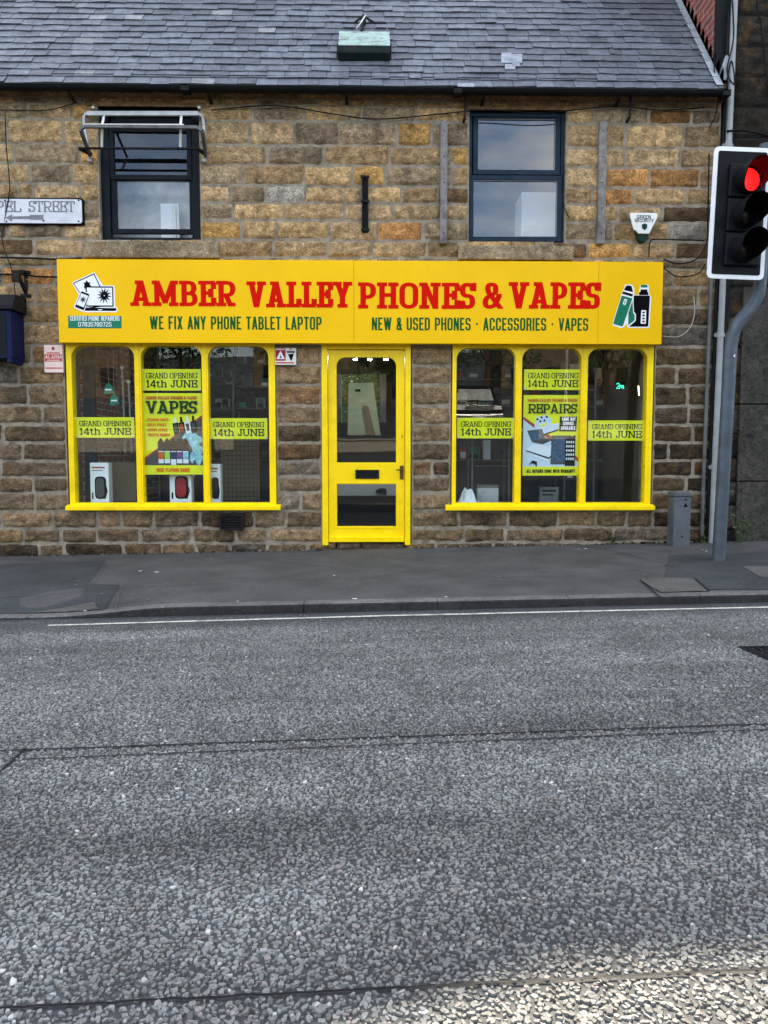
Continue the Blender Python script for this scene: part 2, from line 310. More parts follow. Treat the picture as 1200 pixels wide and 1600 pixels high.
# ------------------------------------------------------------------ lettering (strokes drawn with a broad pen)
def rpath(pts, q, closed=False, n=5):
    """polyline with rounded corners"""
    P = [Vector((a, b)) for a, b in pts]; o = []; N = len(P)
    for i in range(N):
        if not closed and i in (0, N-1): o.append(P[i]); continue
        a, b, c = P[i-1], P[i], P[(i+1) % N]; r = min(q, (a-b).length*(0.5 if (closed or i > 1) else 0.98), (c-b).length*(0.5 if (closed or i < N-2) else 0.98))
        s, e = b+(a-b).normalized()*r, b+(c-b).normalized()*r
        for j in range(n+1):
            t = j/n; o.append(s*(1-t)**2*1+b*2*t*(1-t)+e*t*t)
    if closed: o.append(o[0].copy())
    return [tuple(p) for p in o]
def glyph(ch, w, t, h, s):
    """strokes of a letter in the box w x 1; t upright weight, h level weight, s slab length"""
    ls, rs, lb, rb, b, T, c = t/2+s, w-t/2-s, t/2, w-t/2, h/2, 1-h/2, w/2
    q = 0.5*(rb-lb) if s else min(0.17, 0.5*(rb-lb)); S = []
    def st(*p): S.append(list(p))
    def foot(x, y, a=1, z=1):
        if s: S.append([(x-t/2-s*a, y), (x+t/2+s*z, y)])
    def arm(x, y0, y1):
        if s: S.append([(x-t*0.32, y0), (x-t*0.32, y1)])
    m = 0.52
    if ch in 'AVWMNXYK' or ch in 'HIUJ':
        pass
    if ch == 'A':
        xl, xr = ls*0.8, w-ls*0.8; f = lambda x0: None
        st((xl-(c-xl)*0.2, -0.2), (c+(c-xl)*0.2, 1.2)); st((xr+(xr-c)*0.2, -0.2), (c-(xr-c)*0.2, 1.2)); y = 0.27; st((xl+(c-xl)*y, y), (xr-(xr-c)*y, y)); foot(xl, b, 0.8, 0.8); foot(xr, b, 0.8, 0.8)
        if s: S.append([(c-t*0.5-s*1.3, T), (c, T)])
    elif ch == 'V':
        xl, xr = ls*0.8, w-ls*0.8; st((xl-(c-xl)*0.2, 1.2), (c+(c-xl)*0.2, -0.2)); st((xr+(xr-c)*0.2, 1.2), (c-(xr-c)*0.2, -0.2)); foot(xl, T, 0.8, 0.8); foot(xr, T, 0.8, 0.8)
    elif ch == 'W':
        k = (w-2*lb)/4
        for i, (a, d) in enumerate(((0, 1), (2, 1), (2, 3), (4, 3))):
            x0, x1 = lb+a*k, lb+d*k; st((x0-(x1-x0)*0.2, 1.2), (x1+(x1-x0)*0.2, -0.2))
    elif ch == 'M':
        st((ls, 0), (ls, 1)); st((rs, 0), (rs, 1)); k = 0.12; st((ls-(c-ls)*0.25, 1.2), (c+(c-ls)*0.03, k)); st((rs+(rs-c)*0.25, 1.2), (c-(rs-c)*0.03, k))
        foot(ls, b, 1, 0.8); foot(rs, b, 0.8, 1); foot(ls, T, 1, 0); foot(rs, T, 0, 1)
    elif ch == 'N':
        st((ls, 0), (ls, 1)); st((rs, 0), (rs, 1)); st((ls-0.1*(rs-ls), 1.1), (rs+0.1*(rs-ls), -0.1)); foot(ls, b); foot(ls, T, 1, 0); foot(rs, T)
    elif ch == 'X': st((lb-0.1*w, 1.16), (rb+0.1*w, -0.16)); st((lb-0.1*w, -0.16), (rb+0.1*w, 1.16))
    elif ch == 'Y':
        st((c, 0), (c, 0.5)); xl, xr = ls*0.8, w-ls*0.8; st((xl-(c-xl)*0.3, 1.18), (c, 0.42)); st((xr+(xr-c)*0.3, 1.18), (c, 0.42)); foot(c, b); foot(xl, T, 0.8, 0.8); foot(xr, T, 0.8, 0.8)
    elif ch == 'K': st((ls, 0), (ls, 1)); st((ls, 0.4), (rb+0.1*w, 1.18)); st((ls+0.2*w, 0.6), (rb+0.1*w, -0.15)); foot(ls, b); foot(ls, T)
    elif ch == 'H': st((ls, 0), (ls, 1)); st((rs, 0), (rs, 1)); st((ls, m), (rs, m)); foot(ls, b); foot(rs, b); foot(ls, T); foot(rs, T)
    elif ch == 'I': st((c, 0), (c, 1)); foot(c, b); foot(c, T)
    elif ch == 'U': S.append(rpath([(ls, 1), (ls, b), (rs, b), (rs, 1)], max(q, 0.17))); foot(ls, T); foot(rs, T)
    elif ch == 'J': S.append(rpath([(rs, 1), (rs, b), (lb, b), (lb, 0.34)], q)); foot(rs, T)
    elif ch in 'EFLT':
        if ch == 'T': st((c, 0), (c, 1)); st((0, T), (w, T)); foot(c, b); arm(t*0.64, T, 0.7); arm(w, T, 0.7)
        else:
            st((ls, 0), (ls, 1)); e0 = 0.0 if s else 0.0
            if ch != 'L': st((e0, T), (w, T)); st((ls, m), (w*0.84, m)); arm(w, T, 0.68); arm(w*0.84, m-0.17, m+0.17)
            else: foot(ls, T)
            if ch != 'F': st((e0, b), (w, b)); arm(w, b, 0.34)
            else: foot(ls, b)
    elif ch in 'BDPR':
        e0 = 0.0
        if ch == 'D': S.append(rpath([(e0, T), (rb, T), (rb, b), (e0, b)], max(q, 0.3 if s else 0.17)))
        else:
            yb = m-0.02 if ch == 'B' else 0.44; k = rb-(0.05*w if ch == 'B' else 0)
            S.append(rpath([(e0, T), (k, T), (k, yb), (ls, yb)], 0.26 if s else 0.16))
            if ch == 'B': S.append(rpath([(ls, yb), (rb, yb), (rb, b), (e0, b)], 0.26 if s else 0.16))
            if ch == 'R':
                if s: st((c, 0.46), (rs+0.04*w, -0.05)); foot(rs, b, 0.2, 1)
                else: S.append(rpath([(c, yb), (rb, yb), (rb, 0)], 0.14))
            if ch != 'B': foot(ls, b)
        st((ls, 0), (ls, 1))
    elif ch in 'OQ0': S.append(rpath([(lb, T), (rb, T), (rb, b), (lb, b)], q if not s else 0.36, True, 7))
    elif ch in 'CG':
        e = 0.66; S.append(rpath([(rb, e), (rb, T), (lb, T), (lb, b), (rb, b), (rb, 0.36)], q if not s else 0.34, False, 7))
        if s: S.append([(w-t*0.32, 1), (w-t*0.32, 0.66)])
        if ch == 'G': st((c, 0.44), (w+s*0.3, 0.44)); st((rb, 0.1), (rb, 0.44))
    elif ch == 'S':
        S.append(rpath([(rb, 0.7), (rb, T), (lb, T), (lb, 0.5), (rb, 0.5), (rb, b), (lb, b), (lb, 0.3)], q, False, 7))
        if s: S.append([(w-t*0.3, 1), (w-t*0.3, 0.68)]); S.append([(t*0.3, 0), (t*0.3, 0.32)])
    elif ch == '&':
        S.append(rpath([(w*1.02, -0.06), (w*0.27, 0.66), (w*0.27, T), (w*0.68, T), (w*0.68, 0.66)], 0.2, False, 6)); S.append(rpath([(w*0.68, 0.68), (w*0.66, 0.6), (lb, 0.40), (lb, b), (w*0.62, b), (w*0.86, 0.5)], 0.2, False, 6))
        if s: S.append([(w*0.72, 0.5), (w, 0.5)])
    elif ch == '1': st((c, 0), (c, 1)); st((c, 0.93), (lb*0.6, 0.76)); foot(c, b)
    elif ch == '2': S.append(rpath([(lb, 0.7), (lb, T), (rb, T), (rb, 0.56), (lb, 0.22), (lb, b), (w, b)], q))
    elif ch == '3': S.append(rpath([(lb, 0.72), (lb, T), (rb, T), (rb, m), (c*0.9, m)], q)); S.append(rpath([(c*0.9, m), (rb, m), (rb, b), (lb, b), (lb, 0.28)], q))
    elif ch == '4': st((w*0.72, 0), (w*0.72, 1)); st((w*0.78, 1.06), (lb*0.7, 0.3)); st((0, 0.27), (w, 0.27)); foot(w*0.72, b, 0.8, 0.6)
    elif ch == '5': S.append(rpath([(w*0.95, T), (lb, T), (lb, 0.56), (rb, 0.58), (rb, b), (lb, b), (lb, 0.28)], q))
    elif ch == '7': st((0, T), (w, T)); st((rb, 0.95), (w*0.38, -0.05))
    elif ch == '8': S.append(rpath([(lb, T), (rb, T), (rb, m), (lb, m)], q, True)); S.append(rpath([(lb, m), (rb, m), (rb, b), (lb, b)], q, True))
    elif ch == '6': S.append(rpath([(rb, 0.72), (rb, T), (lb, T), (lb, b), (rb, b), (rb, m), (lb, m)], q))
    elif ch == 't': S.append(rpath([(w*0.4, 0.92), (w*0.4, b), (w, b)], 0.15)); st((0, 0.68), (w*0.9, 0.68))
    elif ch == 'h': st((ls, 0), (ls, 1)); S.append(rpath([(ls, 0.68), (rs, 0.68), (rs, 0)], 0.2)); foot(ls, b); foot(rs, b); foot(ls, T, 1, 0)
    elif ch == '.': st((c, m-0.07), (c, m+0.07))
    return S
WS = dict(A=.82, M=1.06, W=1.1, B=.74, E=.68, R=.78, V=.8, L=.62, Y=.8, P=.7, H=.84, O=.74, N=.84, S=.6, D=.76, G=.76, I=.4, J=.52, U=.8, T=.7, F=.64, C=.72, K=.8, t=.46, h=.68)
WS.update({'&': .8, '1': .42, '4': .62, ' ': .34, '.': .3})
WC = dict(M=.54, W=.6, I=.15, J=.34, L=.33, E=.34, F=.34, T=.36)
def ycut(poly, lo, hi):
    for sgn, lim in ((1, hi), (-1, -lo)):
        o = []
        for i in range(len(poly)):
            a, b = poly[i-1], poly[i]; da, db = lim-sgn*a[1], lim-sgn*b[1]
            if (da < 0) != (db < 0):
                k = da/(da-db); o.append((a[0]+(b[0]-a[0])*k, a[1]+(b[1]-a[1])*k))
            if db >= 0: o.append(b)
        poly = o
        if len(poly) < 3: return []
    return poly
def strip(path, t, h):
    """quads of a broad-pen stroke"""
    P = [Vector(p) for p in path]; P2 = [P[0]]
    for p in P[1:]:
        if (p-P2[-1]).length > 1e-5: P2.append(p)
    P = P2; n = len(P); closed = n > 3 and (P[0]-P[-1]).length < 1e-4
    nr = lambda d: Vector((-d.y, d.x)); Ld = []; Rd = []
    for i in range(n):
        da = (P[i]-P[i-1]).normalized() if i else ((P[-1]-P[-2]).normalized() if closed else None)
        db = (P[i+1]-P[i]).normalized() if i < n-1 else ((P[1]-P[0]).normalized() if closed else None)
        if da is None: v = nr(db); k = 1
        elif db is None: v = nr(da); k = 1
        else: v = (nr(da)+nr(db)); v = v.normalized() if v.length > 1e-6 else nr(db); k = 1/max(0.5, v.dot(nr(db)))
        o = Vector((v.x*t/2, v.y*h/2))*k; Ld.append(P[i]+o); Rd.append(P[i]-o)
    return [[tuple(Ld[i]), tuple(Rd[i]), tuple(Rd[i+1]), tuple(Ld[i+1])] for i in range(n-1)]
class Plane:
    """a flat print: draws layers in (x, z), each a hair in front of the last"""
    def __init__(s, mb, y, step=0.0002, tilt=0.0, zref=0.0): s.mb = mb; s.y = y; s.k = 0; s.step = step; s.tilt = tilt; s.zref = zref
    def P(s, x, z): return (x, s.y-s.k*s.step-(z-s.zref)*s.tilt, z)
    def poly(s, pts, mat):
        a = sum(pts[i-1][0]*pts[i][1]-pts[i][0]*pts[i-1][1] for i in range(len(pts)))
        if a < 0: pts = pts[::-1]
        s.k += 1; s.mb.face([s.P(*p) for p in pts], mat); return s
    def rect(s, x0, z0, x1, z1, mat): return s.poly([(x0, z0), (x1, z0), (x1, z1), (x0, z1)], mat)
    def rrect(s, x0, z0, x1, z1, r, mat): return s.poly(rpath([(x0, z0), (x1, z0), (x1, z1), (x0, z1)], r*1.6, True)[:-1], mat)
    def line(s, pts, w, mat):
        s.k += 1
        for qd in strip(pts, w, w):
            a = sum(qd[i-1][0]*qd[i][1]-qd[i][0]*qd[i-1][1] for i in range(4))
            s.mb.face([s.P(*p) for p in (qd if a > 0 else qd[::-1])], mat)
        return s
    def text(s, txt, x0, x1, z, H, mat, style='sans', t=None, h=None, rise=0.0):
        slab = style == 'slab'; t = t or (0.2 if slab else 0.15); h = h or (t*0.78 if slab else t*0.9); sl = t*0.42 if slab else 0.0
        ws = [(WS.get(c, .62) if slab else WC.get(c, .22 if c in ' .' else .4)) for c in txt]; gap = 0.035 if slab else 0.075
        tot = sum(ws)+gap*(len(ws)-1); sx = (x1-x0)/tot; x = 0.0
        t = t*H/sx if False else t; s.k += 1; k0 = s.k; km = k0
        for c, wd in zip(txt, ws):
            s.k = k0
            if c != ' ':
                # keep the pen round: draw in a box as wide as the letter ends up
                wr = wd*sx/H
                for path in glyph(c, wr, t, h, sl):
                    s.k += 1
                    for qd in strip(path, t, h):
                        qd = ycut(qd, 0, 1)
                        if len(qd) < 3: continue
                        pts = [(x0+x+p[0]*H, z+p[1]*H+rise*(x+p[0]*H)) for p in qd]
                        a = sum(pts[i-1][0]*pts[i][1]-pts[i][0]*pts[i-1][1] for i in range(len(pts)))
                        s.mb.face([s.P(*p) for p in (pts if a > 0 else pts[::-1])], mat)
            km = max(km, s.k); x += (wd+gap)*sx
        s.k = km; return s

# ================================================================== THE GROUND
S_ = 0.018
def pave_z(x, y):
    z = S_*x + 0.02*y
    d = min(1, max(0, (-1.45-x)/0.9)); d = d*d*(3-2*d); e = min(1, max(0, (-y-1.5)/1.25)); return z - 0.066*d*e*e
def road_z(x, y=0):
    z = 0.02*x-0.113
    if y < -11: z += 0.10*(-11-y)*min(1, (-11-y)/4)
    return z
KY = -2.61                                      # back edge of the kerb
def sheet(xs, ys, zf, mat):
    mb = MB(); vs = [(x, y, zf(x, y)) for x in xs for y in ys]; n = len(ys)
    fs = [(i*n+j, (i+1)*n+j, (i+1)*n+j+1, i*n+j+1) for i in range(len(xs)-1) for j in range(n-1)]; return mb.mesh(vs, fs, mat)
XS = [-60, -30, -15, -8]+list(np.arange(-5, 5.01, 0.125))+[8, 15, 30, 60]
structure('pavement', sheet(XS, list(np.linspace(KY, 0.15, 14)), pave_z, M_pave), origin=(0, 0, 0))
# kerb of separate stones that sink to a dropped crossing at the left
mb = MB(); x = -9.0
while x < 9:
    ln = 0.9+0.06*rng.random(); x1 = x+ln-0.006
    n = 8; prev = None
    for i in range(n):
        a, b = x+(x1-x)*i/n, x+(x1-x)*(i+1)/n
        za, zb = pave_z(a, KY)+0.003, pave_z(b, KY)+0.003
        y0, y1 = KY-0.125, KY+0.004; r = 0.014
        prof = [(y1, 0), (y0+r, 0), (y0+0.3*r, -0.3*r), (y0, -r), (y0-0.006, -0.2)]
        vs = [(a, p, za+q) for p, q in prof]+[(b, p, zb+q) for p, q in prof]; k = len(prof)
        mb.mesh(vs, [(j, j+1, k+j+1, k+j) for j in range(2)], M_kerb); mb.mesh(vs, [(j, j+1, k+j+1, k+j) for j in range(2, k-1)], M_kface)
        if i == 0: mb.face(vs[:k]+[(a, y1, za-0.2)], M_kerb)
        if i == n-1: mb.face((vs[k:]+[(b, y1, zb-0.2)])[::-1], M_kerb)
    x = x1+0.006
structure('kerb', mb, origin=(0, KY, 0))
# carriageway: one sheet with the surface dressing of rolled chippings on it
mb = sheet([-200, -60, -20, -8]+list(range(-6, 7))+[8, 20, 60, 200], [-200, -60, -40]+list(np.arange(-30, -10, 1.0))+[-10, -6, KY-0.06], road_z, M_road)
base_n = len(mb.v)
gl = lambda px, py: tuple(onplane(px, py, 0.02, 0, -0.110))[:2]
SEALS = [(gl(-60, 1176), gl(1260, 1129.5), .008), (gl(40, 1187), gl(1260, 1138), .006), (gl(40, 1170), gl(-60, 1262), .008), (gl(-60, 1580), gl(1260, 1512), .0065)]
def chips(mb):
    P = []; pitch = 0.0112
    for y in np.arange(-6.95, KY-0.19, pitch):
        half = 0.62*(y+8.0)*0.93+0.55
        xs = np.arange(-half-0.15, half, pitch*1.08); xs = xs+rng.uniform(-0.5, 0.5, len(xs))*pitch
        P.append(np.stack([xs, np.full(len(xs), y)+rng.uniform(-0.55, 0.55, len(xs))*pitch], 1))
    P = np.concatenate(P); keep = rng.random(len(P)) < 0.93
    for q0, q1, wd in SEALS:
        d = np.array(q1)-np.array(q0); ln = np.hypot(*d); u = d/ln; rel = P-np.array(q0); keep &= ~((np.abs(rel[:, 0]*u[1]-rel[:, 1]*u[0]) < wd) & (rel@u > 0) & (rel@u < ln))
    P = P[keep]; N = len(P)
    edge = np.clip((-P[:, 1]-2.9)/0.35, 0.25, 1); r = (0.0050+0.0048*rng.random(N)**1.6)*edge
    k = 6; ang = (np.arange(k)/k*2*np.pi)[None]+rng.random((N, 1))*6.28+rng.uniform(-.3, .3, (N, k)); rad = r[:, None]*rng.uniform(0.66, 1.32, (N, k)); el = rng.uniform(0.5, 1.0, (N, 1)); ro = rng.random((N, 1))*3.14
    ux, uy = np.cos(ang)*rad, np.sin(ang)*rad*el; X = ux*np.cos(ro)-uy*np.sin(ro); Y = ux*np.sin(ro)+uy*np.cos(ro)
    tl = rng.normal(0, 0.17, (N, 2)); hgt = (0.0018+0.0042*rng.random(N))[:, None]
    bz = road_z(P[:, 0])[:, None] if False else (0.02*P[:, 0]-0.113)[:, None]
    top = np.stack([P[:, :1]+X*0.88, P[:, 1:]+Y*0.88, bz+hgt+X*tl[:, :1]+Y*tl[:, 1:]], 2); bot = np.stack([P[:, :1]+X*1.0, P[:, 1:]+Y*1.0, np.repeat(bz-0.001, k, 1)], 2)
    V = np.concatenate([top, bot], 1)             # N, 2k, 3
    g = 0.165+0.08*rng.random(N); g = np.where(rng.random(N) < 0.016, g*2.0, g); g = np.where(rng.random(N) < 0.25, g*0.6, g)
    hue = rng.random(N); col = np.stack([g*np.where(hue < 0.14, 1.12, 1.0), g*1.01, g*np.where(hue < 0.14, 0.94, np.where(hue < 0.4, 0.9, 0.97)), np.ones(N)], 1)
    return V.reshape(-1, 3), np.repeat(col, 2*k, 0), N, k
V, col, N, k = chips(mb)
i0 = len(mb.v); mb.v += [tuple(p) for p in V]
loc = [tuple(range(k))]+[(k+j, k+(j+1) % k, (j+1) % k, j) for j in range(k)]
for c in range(N):
    o = i0+c*2*k
    for f in loc: mb.f.append(tuple(o+q for q in f))
mb.mi += [0]*(N*(k+1)); mb.sm += ([False]+[False]*k)*N
mb.tint = np.concatenate([np.tile([0.05, 0.05, 0.055, 0.0], (base_n, 1)), col])
sub = np.array(mb.v[:base_n]); near = (np.abs(sub[:, 0]) < 7) & (sub[:, 1] > -7.5); mb.tint[:base_n][near] = (0.05, 0.052, 0.053, 0.9)
structure('road', mb, origin=(0, -5, 0))
# edge line, trench seals, patches in the footway
def band(name, pts, wd, zf, mat, dz=0.004):
    mb = MB(); P = [Vector((a, b)) for a, b in pts]
    for qd in strip([tuple(p) for p in P], wd, wd):
        a = sum(qd[i-1][0]*qd[i][1]-qd[i][0]*qd[i-1][1] for i in range(4)); qd = qd if a > 0 else qd[::-1]
        mb.face([(x, y, zf(x, y)+dz) for x, y in qd], mat)
    return structure(name, mb)
def wob(p, q, n, amp): return [(p[0]+(q[0]-p[0])*i/n+rng.normal(0, amp*0.3), p[1]+(q[1]-p[1])*i/n+rng.normal(0, amp)) for i in range(n+1)]
gl = lambda px, py: tuple(onplane(px, py, 0.02, 0, -0.110))[:2]
pv = lambda px, py: tuple(onplane(px, py, S_, 0.02, 0.0))[:2]
band('road_edge_line', wob(gl(75, 977), gl(600, 962), 24, 0.0015)+wob(gl(602, 962), gl(1200, 948.5), 24, 0.0015)+[(7, -2.81)], 0.036, road_z, M_line, 0.0035)
band('channel_strip', [(-9, KY-0.17)]+[(x, KY-0.17) for x in range(-8, 10)], 0.08, road_z, M_patch, 0.001)
a, b = gl(-60, 1176), gl(1260, 1129.5); band('trench_seal', wob(a, b, 60, 0.002), 0.009, road_z, M_seal, 0.0062)
a, b = gl(40, 1187), gl(1260, 1138); band('trench_seal', wob(a, b, 60, 0.002), 0.006, road_z, M_seal, 0.0062)
a, b = gl(40, 1170), gl(-60, 1262); band('trench_seal', wob(a, b, 12, 0.002), 0.008, road_z, M_seal, 0.0062)
a, b = gl(-60, 1580), gl(1260, 1512); band('trench_seal', wob(a, b, 70, 0.0012), 0.0065, road_z, M_seal, 0.0062)
def patch(name, pix, mat, dz=0.004):
    pts = [(a, max(b, KY+0.012)) for a, b in (pv(*p) for p in pix)]; mb = MB(); n = len(pts); cx = sum(p[0] for p in pts)/n; cy = sum(p[1] for p in pts)/n
    dense = []
    for i in range(n):
        a, b = pts[i], pts[(i+1) % n]
        for j in range(8): dense.append((a[0]+(b[0]-a[0])*j/8+rng.normal(0, 0.003), a[1]+(b[1]-a[1])*j/8+rng.normal(0, 0.003)))
    A = sum(dense[i-1][0]*dense[i][1]-dense[i][0]*dense[i-1][1] for i in range(len(dense)))
    if A < 0: dense = dense[::-1]
    mb.face([(x, y, pave_z(x, y)+dz) for x, y in dense], mat)
    bm = bmesh.new(); vs = [bm.verts.new(v) for v in mb.v]; bm.faces.new(vs); bmesh.ops.triangulate(bm, faces=bm.faces[:])
    mb.f = [tuple(v.index for v in f.verts) for f in (bm.verts.index_update() or bm.faces)]; mb.mi = [0]*len(mb.f); mb.sm = [False]*len(mb.f); bm.free()
    return structure(name, mb)
patch('pavement_patch', [(-90, 886), (166, 876), (140, 912), (188, 914), (130, 966), (-90, 980)], M_patch)
patch('pavement_patch', [(66, 946), (146, 936), (133, 958), (10, 966)], M_conc, 0.008)
patch('pavement_patch', [(1042, 868), (1320, 860), (1320, 921), (1036, 922)], M_patch)
patch('pavement_patch', [(1000, 907), (1030, 903.5), (1085, 905), (1108, 925), (1040, 931)], M_conc, 0.008)
patch('pavement_patch', [(1160, 886), (1290, 883), (1330, 903), (1190, 904)], M_conc, 0.008)
band('pavement_joint', [pv(*p) for p in ((-60, 934), (80, 926), (188, 917), (300, 914), (420, 906), (600, 903), (800, 902), (880, 900), (920, 896), (1000, 891), (1040, 884), (1044, 868))], 0.008, pave_z, M_conc, 0.012)
band('pavement_joint', [pv(*p) for p in ((1000, 908), (1026, 931), (1034, 938))], 0.012, pave_z, M_seal, 0.013)
band('pavement_joint', [pv(*p) for p in ((1084, 905), (1108, 926))], 0.012, pave_z, M_seal, 0.013)
band('pavement_joint', [pv(*p) for p in ((168, 876), (145, 913), (190, 915), (180, 950))], 0.006, pave_z, M_conc, 0.012)

# ================================================================== THE SHOP BUILDING
shop = thing('stone_shop', (0, 0.2, 0), 'two storey sandstone shop with slate roof and yellow shopfront frames', 'shop')
XL, XR = -7.5, 3.44                                # ends of the stone front
EAVE_Z = 4.50
opens = [(-2.835, -1.83, 3.13, 4.44), (0.885, 1.865, 3.115, 4.44), (-3.235, -1.085, 0.40, 2.3), (0.715, 2.825, 0.40, 2.3), (-0.62, 0.31, -0.02, 2.3)]
# course heights read off the photograph
cz = [-0.42, -0.26, -0.1, 0.06, 0.215, 0.395]
for p in (770, 745, 720, 692, 663, 634, 602, 571, 541, 508, 478, 448, 419, 403, 376, 345.5, 318.5, 291, 259, 228.5, 191, 166): cz.append(at(600, p)[1])
cz.append(EAVE_Z+0.02)
PAL = [((162, 138, 104), 6), ((152, 127, 94), 6), ((172, 144, 104), 3), ((176, 138, 84), 1.8), ((164, 120, 74), 0.6), ((142, 124, 100), 4), ((128, 112, 92), 3), ((150, 144, 134), 0.6), ((112, 88, 64), 1.2)]
def pal(z, x, dark=1.0):
    w_ = np.array([p[1] for p in PAL]); i = rng.choice(len(PAL), p=w_/w_.sum()); c = np.array(srgb(*PAL[i][0])[:3])
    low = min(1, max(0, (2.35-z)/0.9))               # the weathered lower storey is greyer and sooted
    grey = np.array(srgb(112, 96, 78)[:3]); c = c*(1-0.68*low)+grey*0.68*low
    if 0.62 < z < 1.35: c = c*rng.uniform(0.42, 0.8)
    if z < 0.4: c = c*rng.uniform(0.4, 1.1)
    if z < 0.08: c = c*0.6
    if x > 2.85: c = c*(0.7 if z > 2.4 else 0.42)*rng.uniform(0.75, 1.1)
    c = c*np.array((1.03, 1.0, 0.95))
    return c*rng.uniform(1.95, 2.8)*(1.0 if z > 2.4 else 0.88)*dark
def add_stone(mb, tint, x0, x1, z0, z1, y0, col, rough=1.0, mat=None):
    nx = max(5, int((x1-x0)/0.026)); nz_ = max(5, int((z1-z0)/0.026)); g = (0.002+0.0025*rng.random()) if z0 > 2.4 else (0.005+0.003*rng.random()); vs = []; sd = rng.random()*50
    j = lambda: rng.normal(0, 0.0035*rough)
    c00, c10, c01, c11 = [(j(), j()) for _ in range(4)]; bulge = rng.uniform(0.0, 0.008)*rough; tx, tz = rng.normal(0, 0.004), rng.normal(0, 0.005)
    for i in range(nx+1):
        for k in range(nz_+1):
            u, v = i/nx, k/nz_; dx = (c00[0]*(1-u)+c10[0]*u)*(1-v)+(c01[0]*(1-u)+c11[0]*u)*v; dz = (c00[1]*(1-u)+c10[1]*u)*(1-v)+(c01[1]*(1-u)+c11[1]*u)*v
            X = x0+g+(x1-x0-2*g)*u+dx; Z = z0+g+(z1-z0-2*g)*v+dz
            e = min(u*(x1-x0), (1-u)*(x1-x0), v*(z1-z0), (1-v)*(z1-z0)); rim = min(1, e/0.011); rim = 1-(1-rim)**2
            if e < 1e-6:
                q = 0.004*rough; X += q*noise.noise((X*16, 3.1, Z*16)); Z += q*noise.noise((X*16, 9.7, Z*16))
            nn = noise.fractal((X*9+sd, sd, Z*13), 0.9, 2.1, 4)
            Y = y0-rim*max(0.008, 0.014+bulge*(1-(2*u-1)**2)*(1-(2*v-1)**2)+0.03*rough*nn+tx*(u-0.5)+tz*(v-0.5)) + (0.008 if e < 1e-6 else 0)
            vs.append((X, Y, Z))
    n = nz_+1; fs = [(i*n+k, (i+1)*n+k, (i+1)*n+k+1, i*n+k+1) for i in range(nx) for k in range(nz_)]
    mb.mesh(vs, fs, mat or M_stone, True); tint.extend([(*col, 1)]*len(vs))
def course_wall(mb, tint, xl, xr, czs, holes, y0, pal_f, wmin, wmax, rough=1.0, mat=None, skip=None):
    for r in range(len(czs)-1):
        z0, z1 = czs[r], czs[r+1]; zm = (z0+z1)/2
        cuts = sorted([(a, b) for a, b, c, d in holes if c < zm < d]); free = []; x = xl
        for a, b in cuts: free.append((x, a)); x = b
        free.append((x, xr))
        for a, b in free:
            if b-a < 0.02: continue
            x = a
            if a == xl: x = a-rng.random()*0.3
            while x < b-1e-6:
                wd = rng.uniform(wmin, wmax)*(1 if z1-z0 < 0.19 else 1.1)
                if rng.random() < 0.12: wd *= 0.5
                x1 = x+wd
                if b-x1 < 0.17: x1 = b if (b-x) < 0.75 else x+(b-x)/2
                if skip is None or not skip((x+x1)/2, zm): add_stone(mb, tint, max(x, xl), min(x1, b), z0, z1, y0, pal_f(zm, (x+x1)/2), rough*(1.6 if zm < 0.4 else 1), mat)
                x = x1
mb = MB(); tint = []
inv = lambda x, z: (-3.2 < x < 2.8 and 2.35 < z < 2.75)
course_wall(mb, tint, XL, XR, cz, opens, 0.0, pal, 0.3, 0.62, skip=inv)
# mortar backing with the openings left out, 0.4 m thick so the reveals are real
xsb = sorted({XL, XR, *[o[0] for o in opens], *[o[1] for o in opens]})
for a, b in zip(xsb[:-1], xsb[1:]):
    z = -0.6
    for o in sorted([o for o in opens if o[0] <= a+1e-6 and o[1] >= b-1e-6], key=lambda o: o[2]):
        if o[2] > z+0.01: mb.box(a, b, -0.001, 0.4, z, o[2], M_mortar)
        z = o[3]
    mb.box(a, b, -0.001, 0.4, z, EAVE_Z+0.1, M_mortar)
# the rest of the shell: ends, back, floor between storeys
mb.box(XL, XL+0.3, 0.4, 7.0, -0.4, 9.2, M_mortar) if False else None
tint += [(0.3, 0.27, 0.22, 1)]*(len(mb.v)-len(tint)); mb.tint = tint
wall = obj('wall', mb, shop)
# back and side walls with the yard opening, and the upper floor
bx0, bx1, bz0, bz1 = rect(533, 576, 603, 660, 6.9)
mb = MB(); Yb = 6.9
mb.box(XL, bx0, Yb, Yb+0.3, -0.4, 4.5, M_inwall).box(bx1, XR, Yb, Yb+0.3, -0.4, 4.5, M_inwall).box(bx0, bx1, Yb, Yb+0.3, -0.4, bz0, M_inwall).box(bx0, bx1, Yb, Yb+0.3, bz1, 4.5, M_inwall)
mb.box(XL, XL+0.3, 0.41, Yb-0.01, -0.4, 4.5, M_inwall)
mb.box(-3.3, -3.2, 0.41, Yb-0.01, 0.05, 2.52, M_inbrick).box(3.05, 3.15, 0.41, Yb-0.01, 0.05, 2.52, M_beige)
mb.box(XL+0.3, XR, 0.41, Yb-0.01, 2.54, 2.7, M_inwall).box(XL+0.3, XR, 0.41, Yb-0.01, -0.1, 0.045, M_infloor)
mb.box(-3.19, -0.8, 3.2, 3.3, 0.05, 2.52, M_indark).box(0.5, 3.04, 2.4, 2.5, 0.05, 2.52, M_indark).box(-0.8, -0.75, 3.21, Yb-0.01, 0.05, 2.52, M_indark).box(0.5, 0.55, 2.51, Yb-0.01, 0.05, 2.52, M_indark)
mb.box(-3.4, -1.4, 2.6, 2.7, 2.71, 4.5, M_inwall).box(0.4, 2.4, 2.6, 2.7, 2.71, 4.5, M_inwall)
obj('inner_wall', mb, shop)
